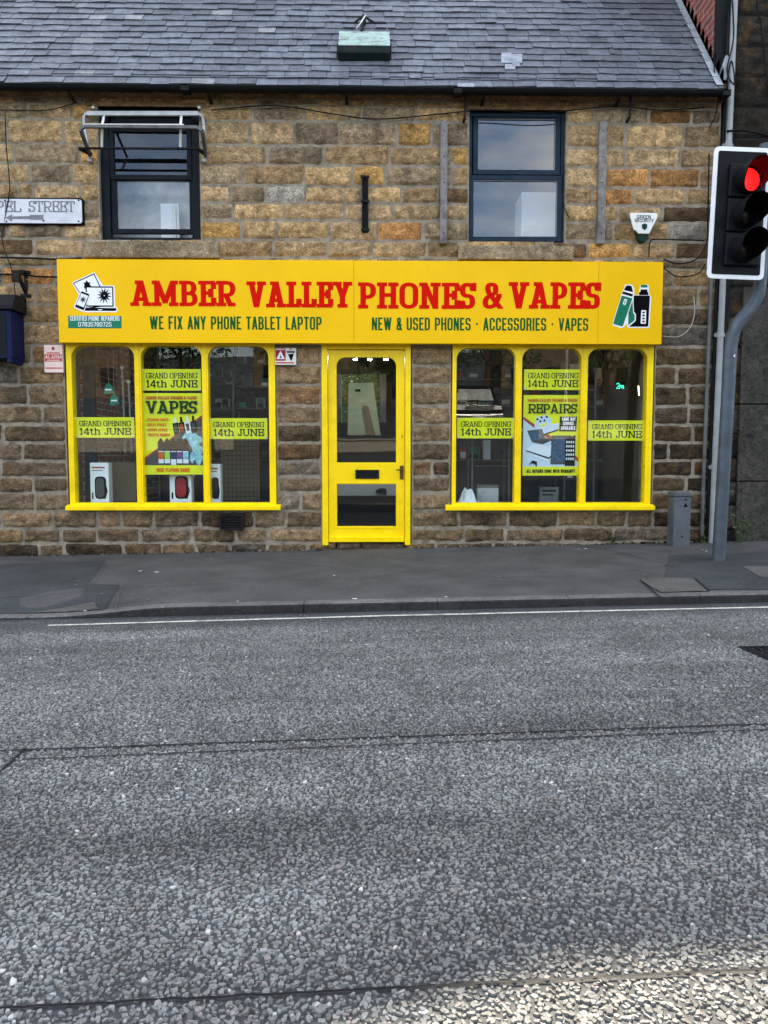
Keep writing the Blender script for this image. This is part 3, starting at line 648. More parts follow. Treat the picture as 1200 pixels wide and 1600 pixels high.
mb = MB(); t_ = 0.07; y = 6.86
mb.box(bx0-t_, bx0, y, y+0.06, bz0, bz1, M_wht).box(bx1-0.1, bx1, y, y+0.06, bz0, bz1, M_wht).box(bx0-t_, bx1, y, y+0.06, bz1, bz1+t_, M_wht)
obj('rear_window', mb, shop)
# eaves course, gutter and roof
x0g, zg0 = at(0, 163, -0.07); _, zg1 = at(0, 140, -0.07)
mb = MB(); x = XL
while x < XR:
    x1 = min(XR+0.02, x+rng.uniform(0.9, 2.0)); d = rng.uniform(0, 0.006)
    mb.box(x+0.004, x1-0.004, -0.075-d, 0.1, EAVE_Z+0.03, EAVE_Z+0.19, M_ledge); x = x1
obj('eaves_course', mb, shop, bevel=0.008)
mb = MB(); n = 10; gz = at(600, 141, -0.2)[1]; pr = [(-0.19+0.05*math.cos(math.pi*k/n+math.pi), gz+0.016-0.045*math.sin(math.pi*k/n)) for k in range(n+1)]
pr2 = [(p[0]*1.0+(0.004 if p[0] < -0.19 else -0.004), p[1]+0.006) for p in pr]
for a, b in ((XL, -1.9), (-1.9, 0.75), (0.75, XR-0.045)):
    vs = [(a, *p) for p in pr]+[(b, *p) for p in pr]; mb.mesh(vs, [(i, i+1, n+1+i+1, n+1+i) for i in range(n)], M_gutter, True)
    mb.box(b-0.05, b+0.03, -0.246, -0.13, gz-0.036, gz+0.02, M_gutter)
    mb.box(a, b, -0.246, -0.238, gz+0.008, gz+0.02, M_gutter)
for xx in np.arange(XL+0.4, XR, 1.35): mb.bar((xx, -0.19, gz-0.04), (xx, -0.02, gz-0.06), 0.03, 0.012, M_gutter)
mb.box(XL, XR, -0.12, 0.0, EAVE_Z+0.192, EAVE_Z+0.2, M_gutter)
obj('gutter', mb, shop)
RP = R(52.0); RY0, RZ0 = -0.2, at(600, 137, -0.2)[1]; RIDGE_Y = 3.5
sl_len = (RIDGE_Y-RY0)/math.cos(RP)
mb = MB(); tint = []; rowg = 0.13; row = 0; t = 0.0
roofp = lambda t, o=0.0: (RY0+t*math.cos(RP)-o*math.sin(RP), RZ0+t*math.sin(RP)+o*math.cos(RP))
XRR = XR-0.075
while t < sl_len:
    vis = t < 3.0; wd0 = 0.205 if vis else 0.43
    x = XL-rng.random()*0.2+(0.5*wd0 if row % 2 else 0)
    while x < XRR:
        wd = wd0*rng.uniform(0.86, 1.14) if rng.random() > 0.08 else wd0*0.6
        xa, xb = max(x, XL)+0.002, min(x+wd, XRR)-0.0025; x += wd
        if xb-xa < 0.03: continue
        th = 0.009+0.004*rng.random(); dt = rng.normal(0, 0.0045); lift = rng.uniform(0.02, 0.03); sk = rng.normal(0, 0.004)
        pts = []
        for (xx, tt, oo) in ((xa, t+dt+sk, lift), (xb, t+dt-sk, lift+rng.normal(0, 0.002)), (xb, t+rowg*1.9, 0.003), (xa, t+rowg*1.9, 0.003)):
            for o2 in (oo, oo-th): pts.append((xx, *roofp(tt, o2)))
        mb.mesh([pts[i] for i in (0, 2, 4, 6, 1, 3, 5, 7)], [(0, 1, 2, 3), (4, 5, 1, 0), (5, 6, 2, 1), (7, 4, 0, 3)], M_slate)
        g = rng.uniform(0.75, 1.12)*(1-0.03*max(0, x)); c = np.array(srgb(94, 99, 107)[:3])*g
        if rng.random() < 0.015: c = np.array(srgb(126, 128, 130)[:3])
        if rng.random() < 0.12: c *= 0.72
        tint += [(*c, 1)]*8
    t += rowg; row += 1
# two fresh pale slates and the bedding at the verge
for px, py in ((793, 88), (803, 98), (1010-235, 90)): pass
mb.mesh([(XL, *roofp(0, -0.012)), (XRR, *roofp(0, -0.012)), (XRR, *roofp(sl_len, -0.012)), (XL, *roofp(sl_len, -0.012))], [(0, 1, 2, 3)], M_under)
mb.mesh([(XL, *roofp(sl_len, 0)), (XRR, *roofp(sl_len, 0)), (XRR, 7.25, 4.45), (XL, 7.25, 4.45)], [(0, 1, 2, 3)], M_under)
tint += [(0.1, 0.1, 0.12, 1)]*8; mb.tint = tint
roof = obj('roof', mb, shop)
mb = MB(); ry, rz = roofp(sl_len)
for xx in np.arange(XL, XRR, 0.45): mb.tube([(xx, ry, rz-0.02), (min(xx+0.44, XRR), ry, rz-0.02)], 0.09, M_ashlar, 10)
obj('ridge_tiles', mb, shop)
# a pale repaired slate pair and lime streaks below the lamp
def roof_hit(px, py, off=0.03):
    d = ray(px, py); n = Vector((0, -math.sin(RP), math.cos(RP))); p0 = Vector((0, RY0, RZ0))+n*off; return CAM+d*((p0-CAM).dot(n)/d.dot(n))
M_pale = paint('fresh_slate', srgb(138, 142, 150), 0.6, var=0.3, nscale=14)
for px, py, w2, h2 in ((791, 90, 8, 8), (807, 91, 9, 7), (797, 104, 8, 4), (728, 133, 13, 3), (806, 100, 6, 3)):
    mb = MB(); a, b, c, d = [roof_hit(px+i*w2, py+j*h2, 0.028) for i, j in ((-1, 1), (1, 1), (1, -1), (-1, -1))]; mb.face([a, b, c, d], M_pale)
    k = Vector((0, math.sin(RP), -math.cos(RP)))*0.012; mb.face([a, a+k, b+k, b], M_pale); obj('pale_slate', mb, shop)
RCH = roofp(sl_len)[1]
# unseen stack added on the ridge, its shoulder shaped to shade the road
mb = MB(); cx_ = -0.6
mb.prism([(-4.5, RCH-0.8), (0.9, RCH-0.8), (0.9, RCH-0.1), (0.5, RCH+0.05), (0.0, RCH+0.24), (-0.6, RCH+0.6), (-0.8, RCH+1.6), (-4.5, RCH+1.6)], 3.46, 4.0, M_ashlar)
mb.box(-4.56, -0.74, 3.4, 4.06, RCH+1.6, RCH+1.75, M_ashlar)
for q in range(5): mb.tube([(-4.2+q*0.65, 3.55, RCH+1.75), (-4.2+q*0.65, 3.55, RCH+2.2)], [0.13, 0.11], M_redbrick, 12)
obj('shade_chimney', mb, shop, bevel=0.01)
# sills of the upper windows
for (a, b, c, d) in ((130, 376.5, 341, 402.5), (716.5, 384, 897, 405.5)):
    x0, x1, z0, z1 = rect(a, b, c, d, -0.11); mb = MB(); mb.box(x0, x1, -0.11, 0.12, z0, z1, M_ashlar); obj('sill', mb, shop, bevel=0.01)
# lintels are hidden by the eaves shade: one dark stone each
for o in opens[:2]:
    mb = MB(); mb.box(o[0]-0.12, o[1]+0.12, -0.018, 0.2, 4.44, EAVE_Z+0.025, M_ledge); obj('lintel', mb, shop, bevel=0.006)
mb = MB(); mb.box(-0.7, 0.4, -0.1, 0.4, -0.3, -0.012, M_sooty); mb.tint = [(0.05, 0.045, 0.04, 1)]*8; obj('doorstep', mb, shop, bevel=0.012)

# ---- upper windows
def frame_rects(mb, x0, x1, z0, z1, y0, y1, tl, tr, tb, tt, mat):
    mb.box(x0, x0+tl, y0, y1, z0, z1, mat).box(x1-tr, x1, y0, y1, z0, z1, mat).box(x0+tl, x1-tr, y0, y1, z0, z0+tb, mat).box(x0+tl, x1-tr, y0, y1, z1-tt, z1, mat)
def pane(par, x0, x1, z0, z1, y, mat, tilt=0.0):
    mb = MB(); yt = y-(z1-z0)*tilt; mb.mesh([(x0, y, z0), (x1, y, z0), (x1, yt, z1), (x0, yt, z1), (x0, y+0.004, z0), (x1, y+0.004, z0), (x1, yt+0.004, z1), (x0, yt+0.004, z1)], [(0, 1, 2, 3)], mat); return obj('pane', mb, par)
M_bead = paint('pale_glazing_bead', srgb(140, 148, 152), 0.5)
def upper_window(oi, outer, up, lo, mat, gm, bead):
    x0, x1, z0, z1 = opens[oi]; y0 = 0.05
    mb = MB(); mb.box(x0, x1, y0+0.07, y0+0.1, 4.30, 4.44, mat)
    frame_rects(mb, x0, x1, z0, 4.44 if oi == 0 else z1, y0, y0+0.09, 0.085 if oi == 0 else 0.035, 0.085 if oi == 0 else 0.035, 0.05, 0.04, mat)
    w_ = obj('window', mb, shop, bevel=0.004)
    for (a, b, c, d), dy in ((up, 0.012), (lo, 0.026 if oi == 0 else -0.014)):
        q = rect(a, b, c, d, y0+dy); m = 0.05; mb = MB()
        frame_rects(mb, q[0]-m, q[1]+m, q[2]-m, q[3]+m*0.9, y0+dy, y0+dy+0.035, m, m, m, m*0.9, mat)
        if bead: frame_rects(mb, q[0]-0.001, q[1]+0.001, q[2]-0.001, q[3]+0.001, y0+dy+0.01, y0+dy+0.03, 0.008, 0.008, 0.008, 0.008, M_bead)
        obj('sash', mb, w_, bevel=0.004); pane(w_, q[0], q[1], q[2], q[3], y0+dy+0.028, gm)
    return w_
upper_window(0, None, (177.5, 206, 291.5, 273), (182, 282, 296, 357.5), M_navy, M_oglass, False)
upper_window(1, None, (747, 185, 868, 265), (740, 281, 870.5, 369.5), M_slateblue, M_dglass, True)
mb = MB(); x0, x1, z0, z1 = opens[0]                          # right window: deep head rail
# wardrobe and added light stand-in panels seen through the upper panes
def piece(name, mb, label, cat, group=None, bevel=0.0): return tag(obj(name, mb, bevel=bevel), label, cat, group)
q = rect(815, 300, 869, 372, 0.5); mb = MB(); mb.box(q[0], q[1], 0.5, 0.9, 2.72, q[3], M_wht)
p = Plane(mb, 0.499); qq = rect(817, 352, 838, 372, 0.5); p.rect(qq[0], qq[2], qq[1], qq[3], M_white)
piece('wardrobe', mb, 'white wardrobe behind the lower pane of the blue grey upper window', 'wardrobe', bevel=0.006)
q = rect(176, 279, 300, 364, 0.45); mb = MB(); mb.box(q[0], q[1], 0.45, 0.46, q[2]-0.1, q[3], M_alu); piece('reflection_panel', mb, 'plain grey blind behind the lower pane of the navy upper window', 'blind', bevel=0.002)  # grey panel added behind the pane in place of its greyish reflection
q = rect(251, 318, 280, 360, 0.3); mb = MB(); mb.box(q[0], q[1], 0.3, 0.34, 2.9, q[3], M_wht).box(q[0]+0.12, q[1]-0.03, 0.28, 0.3, 2.9, q[3]-0.02, M_white)
piece('sunlit_glow_panel', mb, 'white panel behind the lower pane of the navy upper window', 'panel', bevel=0.004)  # white panel added to stand for the bright sunlit corner of the pane

# ---- shopfront windows
FY = -0.03; GY = 0.045; TILT = 0.024
def shopwindow(xs_top, outer, head, bot, sill):
    """xs: pane edges in the photo at mid height"""
    xo0, xo1, zb, zt = rect(outer[0], head-6, outer[1], bot, FY)
    zt += 0.06; mb = MB(); ps = []
    for a, b in xs_top: x0 = at(a, 665, FY)[0]; x1 = at(b, 665, FY)[0]; ps.append((x0, x1))
    zp0 = zb; zp1 = at(560, head, FY)[1]
    edges = [xo0]+[e for p in ps for e in p]+[xo1]
    for i in range(0, len(edges), 2): mb.box(edges[i], edges[i+1], FY, FY+0.11, zp0, zp1, M_yel)
    mb.box(xo0, xo1, FY, FY+0.11, zp1, zt, M_yel)
    mb.box(xo0, xo1, FY, FY+0.11, zp0-0.04, zp0, M_yel)
    for i in range(0, len(edges), 2):
        c = (edges[i]+edges[i+1])/2
        if 0 < i < len(edges)-2: mb.box(c-0.016, c+0.016, FY-0.008, FY, zp0, zp1+0.02, M_yel)
    r = 0.115
    for a, b in ps:                                   # rounded upper corners of each light
        for s, xx in ((1, a), (-1, b)):
            arc = [(xx+s*r*(1-math.cos(t)), zp1-r*(1-math.sin(t))) for t in np.linspace(0, math.pi/2, 9)]
            mb.prism([(xx, zp1)]+arc, FY+0.002, FY+0.1, M_yel)
    w_ = obj('shop_window', mb, shop, bevel=0.004)
    for a, b in ps: pane(w_, a-0.01, b+0.01, zp0-0.01, zp1+0.01, GY, M_glass, TILT)
    sx0, sx1, sz0, sz1 = rect(sill[0], 789.5, sill[1], 797.5, -0.09); mb = MB()
    mb.mesh([(x, y, z) for x in (sx0, sx1) for y, z in ((0.0, sz0), (-0.09, sz0), (-0.09, sz1-0.012), (FY-0.001, sz1+0.004), (0.0, sz1+0.004))], [(4, 3, 2, 1, 0), (5, 6, 7, 8, 9)]+[(i, (i+1) % 5, 5+(i+1) % 5, 5+i) for i in range(5)], M_yel)
    obj('window_sill', mb, w_, bevel=0.004)
    mb = MB(); mb.box(xo0+0.02, xo1-0.02, FY+0.12, 0.75, zp0-0.06, zp0-0.012, M_infloor); obj('window_board', mb, w_)
    return ps, zp0, zp1
psL, zp0, zp1 = shopwindow([(114.3, 211.8), (222, 316.5), (326.2, 420.5)], (105.8, 430.5), 541.5, 785.5, (101.5, 438))
psR, zq0, zq1 = shopwindow([(712.8, 804.8), (814.8, 907), (917, 1009.3)], (706.5, 1019), 543.5, 785.5, (696.5, 1024))

# ---- door
DY = 0.0
mb = MB(); x0, x1, z0, z1 = rect(503, 540, 641.5, 852, DY-0.02); z1 += 0.08; xi0 = at(512.5, 700, DY)[0]; xi1 = at(632.8, 700, DY)[0]; zl1 = at(572, 546, DY)[1]
mb.box(x0, xi0, DY-0.03, DY+0.1, z0, z1, M_yel).box(xi1, x1, DY-0.03, DY+0.1, z0, z1, M_yel).box(xi0, xi1, DY-0.028, DY+0.1, zl1, z1, M_yel)
dfr = obj('door_frame', mb, shop, bevel=0.006)
zl0 = at(572, 847, DY)[1]; u0, u1, uz0, uz1 = rect(526, 558, 619, 722.5, DY); _, _, lz0, lz1 = rect(526, 756.5, 619, 822.5, DY)
mb = MB(); a, b = xi0+0.004, xi1-0.004; y0, y1 = DY+0.012, DY+0.057
mb.box(a, u0, y0, y1, zl0, zl1-0.004, M_yel).box(u1, b, y0, y1, zl0, zl1-0.004, M_yel).box(u0, u1, y0, y1, zl0, lz0, M_yel).box(u0, u1, y0, y1, lz1, uz0, M_yel).box(u0, u1, y0, y1, uz1, zl1-0.004, M_yel)
r = 0.09
for s, xx in ((1, u0), (-1, u1)):
    arc = [(xx+s*r*(1-math.cos(t)), uz1-r*(1-math.sin(t))) for t in np.linspace(0, math.pi/2, 9)]; mb.prism([(xx, uz1)]+arc, y0+0.002, y1, M_yel)
frame_rects(mb, u0-0.02, u1+0.02, lz0-0.02, lz1+0.02, y0-0.005, y0-0.0005, 0.014, 0.014, 0.014, 0.014, M_yel)
wb = rect(513, 839.5, 632.5, 846.8, DY-0.02); mb.prism([(a, wb[2]), (b, wb[2]), (b, wb[3]), (a, wb[3])], y0-0.035, y0-0.001, M_yel)
door = obj('door', mb, shop, bevel=0.004)
for z0_, z1_ in ((uz0, uz1), (lz0, lz1)): pane(door, u0-0.005, u1+0.005, z0_-0.005, z1_+0.005, DY+0.035, M_glass, 0.012)
q = rect(555.3, 734, 592.3, 748, y0); mb = MB(); frame_rects(mb, q[0], q[1], q[2], q[3], y0-0.012, y0-0.0005, 0.012, 0.012, 0.012, 0.012, M_iron); mb.box(q[0]+0.013, q[1]-0.013, y0-0.007, y0-0.001, q[2]+0.013, q[3]-0.013, M_gutter); obj('letterbox', mb, door, bevel=0.002)
q = rect(624.7, 727.5, 630.5, 749, y0); mb = MB(); mb.box(q[0], q[1], y0-0.008, y0-0.0005, q[2], q[3], M_brass); cx = (q[0]+q[1])/2; zc = q[3]-0.045
mb.tube([(cx, y0-0.008, zc), (cx, y0-0.045, zc)], 0.008, M_brass).tube([(cx, y0-0.045, zc+0.004), (cx-0.06, y0-0.05, zc)], [0.009, 0.006], M_brass); obj('handle', mb, door, bevel=0.002)
q = rect(625.6, 677, 630.8, 687, y0); mb = MB(); mb.box(q[0], q[1], y0-0.005, y0-0.0005, q[2], q[3], M_yel).box((q[0]+q[1])/2-0.004, (q[0]+q[1])/2+0.004, y0-0.0062, y0-0.0055, q[2]+0.016, q[3]-0.018, M_blk); obj('lock', mb, door, bevel=0.001)

# ================================================================== FASCIA SIGN
SY = -0.16
fx0, _ = at(90.5, 470, SY); fx1, _ = at(1035, 470, SY); fz1 = at(560, 407, SY)[1]; fz0 = at(560, 536.5, SY)[1]
sign = thing('fascia_sign', ((fx0+fx1)/2, SY, fz0), 'wide yellow fascia sign with red and green lettering above the shopfront', 'sign')
seam1, seam2 = at(553, 470, SY)[0], at(935, 470, SY)[0]
mb = MB()
for a, b in ((fx0, seam1-0.0012), (seam1+0.0012, seam2-0.0012), (seam2+0.0012, fx1)): mb.box(a, b, SY, SY+0.012, fz0, fz1, M_sign)
mb.box(fx0+0.01, fx1-0.01, SY+0.013, -0.012, fz1-0.03, fz1-0.004, M_sign).box(fx0+0.01, fx1-0.01, SY+0.013, -0.036, fz0+0.004, fz0+0.02, M_yel)
mb.box(fx0, fx0+0.012, SY+0.013, -0.02, fz0, fz1, M_sign).box(fx1-0.012, fx1, SY+0.013, -0.02, fz0, fz1, M_sign)
obj('panel', mb, sign, bevel=0.002)
LY = SY-0.0006
def words(name, lst, mat, style, t, h=None):
    for txt, a, b, yb, yt in lst:
        mb = MB(); p = Plane(mb, LY); x0, x1, z0, z1 = rect(a, yt, b, yb, SY); p.text(txt, x0, x1, z0, z1-z0, mat, style, t, h); obj(name, mb, sign)
words('title_word', [('AMBER', 204, 368, 478.5, 438.5), ('VALLEY', 386, 549.5, 480.5, 440), ('PHONES', 559.5, 742.5, 482.5, 441.5), ('&', 754, 784, 482.5, 441.5), ('VAPES', 795.5, 937.5, 482.5, 441)], M_red, 'slab', 0.215, 0.148)
words('service_lettering', [('WE FIX ANY PHONE TABLET LAPTOP', 234, 502.5, 515, 494.5)], M_grn, 'sans', 0.145)
words('product_lettering', [('NEW & USED PHONES . ACCESSORIES . VAPES', 581, 919, 516.5, 496.5)], M_grn, 'sans', 0.145)
mb = MB(); p = Plane(mb, LY); X = lambda px: at(px, 470, SY)[0]; Z = lambda py: at(560, py, SY)[1]; XZ = lambda l: [(X(a), Z(b)) for a, b in l]
z4 = lambda l: [(90+a/4.8, 400+b/4.8) for a, b in l]          # detail-view units
def pp(l, mat): p.poly(XZ(z4(l)), mat)
def pr_(l, q, mat): p.poly(rpath(XZ(z4(l)), q, True)[:-1], mat)
pr_([(110, 208), (282, 130), (342, 228), (428, 230), (432, 385), (450, 395), (446, 428), (200, 430), (178, 424), (118, 396), (160, 300)], 0.01, M_wht)
pr_([(118, 212), (280, 138), (390, 380), (240, 400)], 0.006, M_blk); pp([(128, 216), (276, 149), (380, 372), (240, 392)], M_wht)
pp([(198, 206), (212, 210), (222, 190), (232, 205), (252, 210), (244, 220), (256, 238), (214, 236), (208, 262), (200, 240), (206, 228)], M_blk)
pr_([(212, 236), (420, 236), (420, 388), (212, 388)], 0.008, M_blk); pp([(222, 246), (411, 246), (411, 378), (222, 378)], M_wht)
pp([(196, 394), (440, 398), (440, 412), (430, 419), (196, 418)], M_blk); pp([(300, 408), (336, 408), (330, 414), (306, 414)], M_wht)
for ang in range(0, 360, 30):
    a = R(ang+8); l = (62 if ang % 60 else 84) if ang not in (60, 240) else 70; c = (352, 305)
    pp([(c[0]+12*math.cos(a-1.2), c[1]+12*math.sin(a-1.2)), (c[0]+min(l, 58)*math.cos(a), c[1]+min(l, 64)*math.sin(a)), (c[0]+12*math.cos(a+1.2), c[1]+12*math.sin(a+1.2))], M_blk)
pr_([(178, 264), (248, 292), (200, 422), (124, 392)], 0.012, M_wht); pr_([(182, 272), (242, 296), (196, 416), (130, 390)], 0.012, M_blk); pp([(180, 288), (232, 308), (196, 394), (142, 372)], M_wht)
for ang in range(0, 360, 45):
    a = R(ang+10); c = (192, 336); pp([(c[0]+5*math.cos(a-1.2), c[1]+5*math.sin(a-1.2)), (c[0]+34*math.cos(a), c[1]+34*math.sin(a)), (c[0]+5*math.cos(a+1.2), c[1]+5*math.sin(a+1.2))], M_blk)
obj('broken_device_emblem', mb, sign)
mb = MB(); p = Plane(mb, LY); x0, x1, z0, z1 = rect(106.5, 493.5, 190, 513, SY); p.rrect(x0, z0, x1, z1, 0.005, M_teal)
p.text('CERTIFIED PHONE REPAIRERS', x0+0.02, x1-0.02, Z(502.6), 0.046, M_wht, 'sans', 0.12); p.text('07835780725', x0+0.1, x1-0.1, Z(511.6), 0.044, M_wht, 'sans', 0.13)
obj('phone_number_plate', mb, sign)
mb = MB(); p = Plane(mb, LY)
z4 = lambda l: [(900+a/8.0, 400+b/8.0) for a, b in l]
pr_([(610, 340), (690, 340), (722, 380), (728, 480), (782, 470), (796, 350), (890, 336), (902, 350), (915, 470), (940, 490), (925, 880), (905, 890), (650, 888), (640, 830), (600, 885), (560, 890), (460, 855), (465, 820), (565, 470)], 0.015, M_wht)
pr_([(628, 352), (690, 358), (712, 440), (594, 412)], 0.012, M_blk); pp([(586, 428), (712, 464), (700, 496), (574, 458)], M_blk); pr_([(570, 480), (704, 516), (590, 872), (468, 838)], 0.008, M_teal)
pr_([(604, 520), (640, 530), (618, 604), (584, 592)], 0.012, M_wht); pp([(612, 538), (624, 542), (610, 584), (600, 580)], M_teal)
pr_([(808, 344), (886, 344), (888, 378), (806, 378)], 0.006, M_teal); pp([(804, 404), (888, 404), (888, 430), (900, 440), (902, 474), (786, 474), (784, 445), (804, 430)], M_blk)
pr_([(718, 480), (922, 480), (910, 870), (664, 872), (752, 800), (752, 716), (722, 690)], 0.012, M_blk)
pp([(710, 530), (716, 700), (736, 724), (736, 790), (660, 856), (656, 700)], M_teal); p.line(XZ(z4([(708, 520), (722, 690), (746, 716), (746, 796), (664, 868)])), 0.009, M_wht)
pr_([(818, 664), (880, 664), (878, 836), (812, 836)], 0.01, M_wht)
for q in range(4): pp([(834, 684+q*38), (864, 684+q*38), (862, 704+q*38), (832, 704+q*38)], M_blk)
obj('bottle_emblem', mb, sign)

# ================================================================== POSTERS BEHIND THE GLASS
PYO = GY+0.012
def on_glass(z): return PYO-(z-zp0)*TILT
def banner(box, label):
    x0, x1, z0, z1 = rect(*box, GY); t = thing('opening_banner', ((x0+x1)/2, on_glass(z0), z0), label, 'banner', 'grand opening banners in the shop windows')
    mb = MB(); y = on_glass(z0); yt = on_glass(z1); mb.mesh([(x0, y, z0), (x1, y, z0), (x1, yt, z1), (x0, yt, z1), (x0, y+0.003, z0), (x1, y+0.003, z0), (x1, yt+0.003, z1), (x0, yt+0.003, z1)], [(0, 1, 2, 3), (7, 6, 5, 4), (0, 4, 5, 1), (3, 2, 6, 7), (0, 3, 7, 4), (1, 5, 6, 2)], M_post)
    obj('card', mb, t)
    mb = MB(); p = Plane(mb, PYO-0.0006, tilt=TILT, zref=zp0); W_, H_ = x1-x0, z1-z0
    p.text('GRAND OPENING', x0+0.07*W_, x1-0.06*W_, z0+0.56*H_, 0.27*H_, M_dkg, 'slab', 0.15, 0.12); obj('lettering', mb, t); mb = MB(); p.mb = mb; p.k = 0
    p.text('14th JUNE', x0+0.07*W_, x1-0.06*W_, z0+0.14*H_, 0.35*H_, M_dkg, 'slab', 0.19, 0.15); obj('lettering', mb, t)
    for xx in (x0+0.014, x1-0.014):
        for zz in (z0+0.014, z1-0.014): mb = MB(); Plane(mb, PYO-0.003, tilt=TILT, zref=zp0).rect(xx-0.009, zz-0.009, xx+0.009, zz+0.009, M_white); obj('corner_tab', mb, t)
banner((118, 652, 210.5, 684), 'yellow grand opening banner beside the brick return in the left pane')
banner((222.5, 577, 314.5, 610.5), 'yellow grand opening banner above the vapes poster')
banner((327.5, 653.5, 418, 686), 'yellow grand opening banner between the vapes poster and the door')
banner((714, 653, 803.5, 685), 'yellow grand opening banner between the door and the repairs poster')
banner((818, 577.5, 908, 609.5), 'yellow grand opening banner above the repairs poster')
banner((918.5, 657, 1008, 688.5), 'yellow grand opening banner in the pane nearest the traffic light')
M_pgrey = paint('poster_grey', srgb(70, 70, 68), 0.5); M_pblue = paint('poster_pale_blue', srgb(206, 220, 232), 0.5, var=0.05); M_smoke = paint('poster_smoke', srgb(150, 200, 206), 0.5, var=0.5, nscale=22)
M_pred = paint('poster_red', srgb(170, 62, 34), 0.5); M_screen = paint('poster_screen', srgb(60, 84, 108), 0.5, var=0.5, nscale=40); M_plime = paint('poster_lime', srgb(160, 206, 60), 0.5); M_ppur = paint('poster_purple', srgb(112, 70, 128), 0.5); M_pnavy = paint('poster_navy', srgb(34, 52, 88), 0.5)
def poster(box, label):
    x0, x1, z0, z1 = rect(*box, GY); t = thing('poster', ((x0+x1)/2, on_glass(z0), z0), label, 'poster')
    mb = MB(); y, yt = on_glass(z0), on_glass(z1); mb.mesh([(x0, y, z0), (x1, y, z0), (x1, yt, z1), (x0, yt, z1), (x0, y+0.003, z0), (x1, y+0.003, z0), (x1, yt+0.003, z1), (x0, yt+0.003, z1)], [(0, 1, 2, 3), (7, 6, 5, 4), (0, 4, 5, 1), (3, 2, 6, 7), (0, 3, 7, 4), (1, 5, 6, 2)], M_post); obj('card', mb, t)
    U = lambda u, v: (x0+(x1-x0)*u, z1-(z1-z0)*v); return t, U, x0, x1, z0, z1
t, U, x0, x1, z0, z1 = poster((223.5, 614.5, 316.5, 741.5), 'yellow vapes poster with bottles and pale smoke')
H_ = z1-z0
mb = MB(); p = Plane(mb, PYO-0.0006, tilt=TILT, zref=zp0); PL = lambda l, m: p.poly([U(a, b) for a, b in l], m)
PL([(1, .265), (1, .89), (0, .89), (0, .80)], M_pred); PL([(1, .295), (1, .89), (0, .89), (0, .825)], M_pgrey)
blob = lambda cx, cy, rx, ry, n=16, am=0.25: [(cx+rx*(1+am*math.sin(3*a+cx*9))*math.cos(a), cy+ry*(1+am*math.cos(4*a))*math.sin(a)) for a in np.linspace(0, 2*math.pi, n, endpoint=False)]
for c in ((.86, .57, .12, .09), (.76, .53, .1, .05), (.9, .7, .09, .1), (.93, .8, .07, .08), (.82, .79, .05, .06)): PL([(min(a, 1), min(b, .885)) for a, b in blob(*c)], M_smoke)
for i in range(4):
    a = .5+.1*i; b = .37-.008*i; PL([(a, b), (a+.095, b-.012), (a+.115, b+.125), (a+.03, b+.15)], (M_blk, M_blk, M_wht, M_blk)[i]); PL([(a+.02, b+.02), (a+.075, b+.012), (a+.09, b+.1), (a+.04, b+.11)], (M_pgrey, M_pred, M_pgrey, M_pgrey)[i]); PL([(a+.03, b-.07), (a+.06, b-.075), (a+.075, b-.012), (a+.03, b-.006)], M_wht if i % 2 == 0 else M_blk)
for i, m in enumerate((M_org, M_plime, M_pnavy, M_ppur, M_smoke)):
    a = .245+.104*i; b = .70; PL([(a, .6), (a+.045, .55), (a+.06, .55), (a+.105, .6), (a+.105, .71), (a, .71)], M_blk); PL([(a+.008, .71), (a+.097, .71), (a+.097, .86+.02*(i == 2)), (a+.008, .86+.02*(i == 2))], M_wht); PL([(a+.008, .72), (a+.097, .72), (a+.097, .81), (a+.008, .81)], m)
PL([(0, .885), (1, .885), (1, 1), (0, 1)], M_post); obj('picture', mb, t)
mb = MB(); p = Plane(mb, PYO-0.013, tilt=TILT, zref=zp0)
def ptext(s, u0, u1, v, h, m, st='sans', th=None): p.mb = MB(); p.k = 0; a, b = U(u0, v); c, _ = U(u1, v); p.text(s, a, c, b, h*H_, m, st, th); obj('lettering', p.mb, t)
ptext('AMBER VALLEY PHONES & VAPES', .07, .92, .075, .036, M_pred, 'slab', .2); ptext('VAPES', .07, .92, .25, .155, M_dkg, 'slab', .2)
for i, s in enumerate(('PREMIUM VAPES', 'GREAT PRICES', 'EXPERT ADVICE', 'TRUSTED BRANDS')): ptext('. '+s, .05, (.44, .40, .42, .46)[i], .34+.062*i, .034, M_org, 'sans', .19)
ptext('HUGE FLAVOUR RANGE', .22, .78, .965, .045, M_org, 'sans', .19)
t, U, x0, x1, z0, z1 = poster((817, 617.5, 906, 743), 'yellow repairs poster picturing a laptop, console and phones')
H_ = z1-z0; mb = MB(); p = Plane(mb, PYO-0.0006, tilt=TILT, zref=zp0); PL = lambda l, m: p.poly([U(a, b) for a, b in l], m)
PL([(0, .265), (0, .3), (.4, .52), (1, .84), (1, .79), (.4, .46)], M_pred); PL([(0, .30), (.4, .52), (1, .85), (1, .89), (0, .89)], M_pblue)
PL([(.2, .36), (.24, .27), (.4, .245), (.48, .29), (.5, .36), (.62, .35), (.62, .43), (.36, .48), (.2, .43)], M_pblue); PL([(.36, .48), (.62, .42), (.62, .44), (.38, .495)], M_blk); PL([(.27, .38), (.4, .34), (.44, .345), (.4, .37), (.3, .395)], M_post)
for c in ((.25, .3), (.3, .325), (.37, .315), (.32, .275), (.41, .27)): PL(blob(*c, .02, .014, 8, 0), M_blk)
PL([(.64, .265), (.94, .265), (.93, .45), (.63, .45)], M_dkg)
PL([(.07, .44), (.33, .42), (.39, .53), (.55, .545), (.35, .61), (.16, .585)], M_pgrey); PL([(.1, .455), (.31, .438), (.36, .525), (.17, .57)], M_screen)
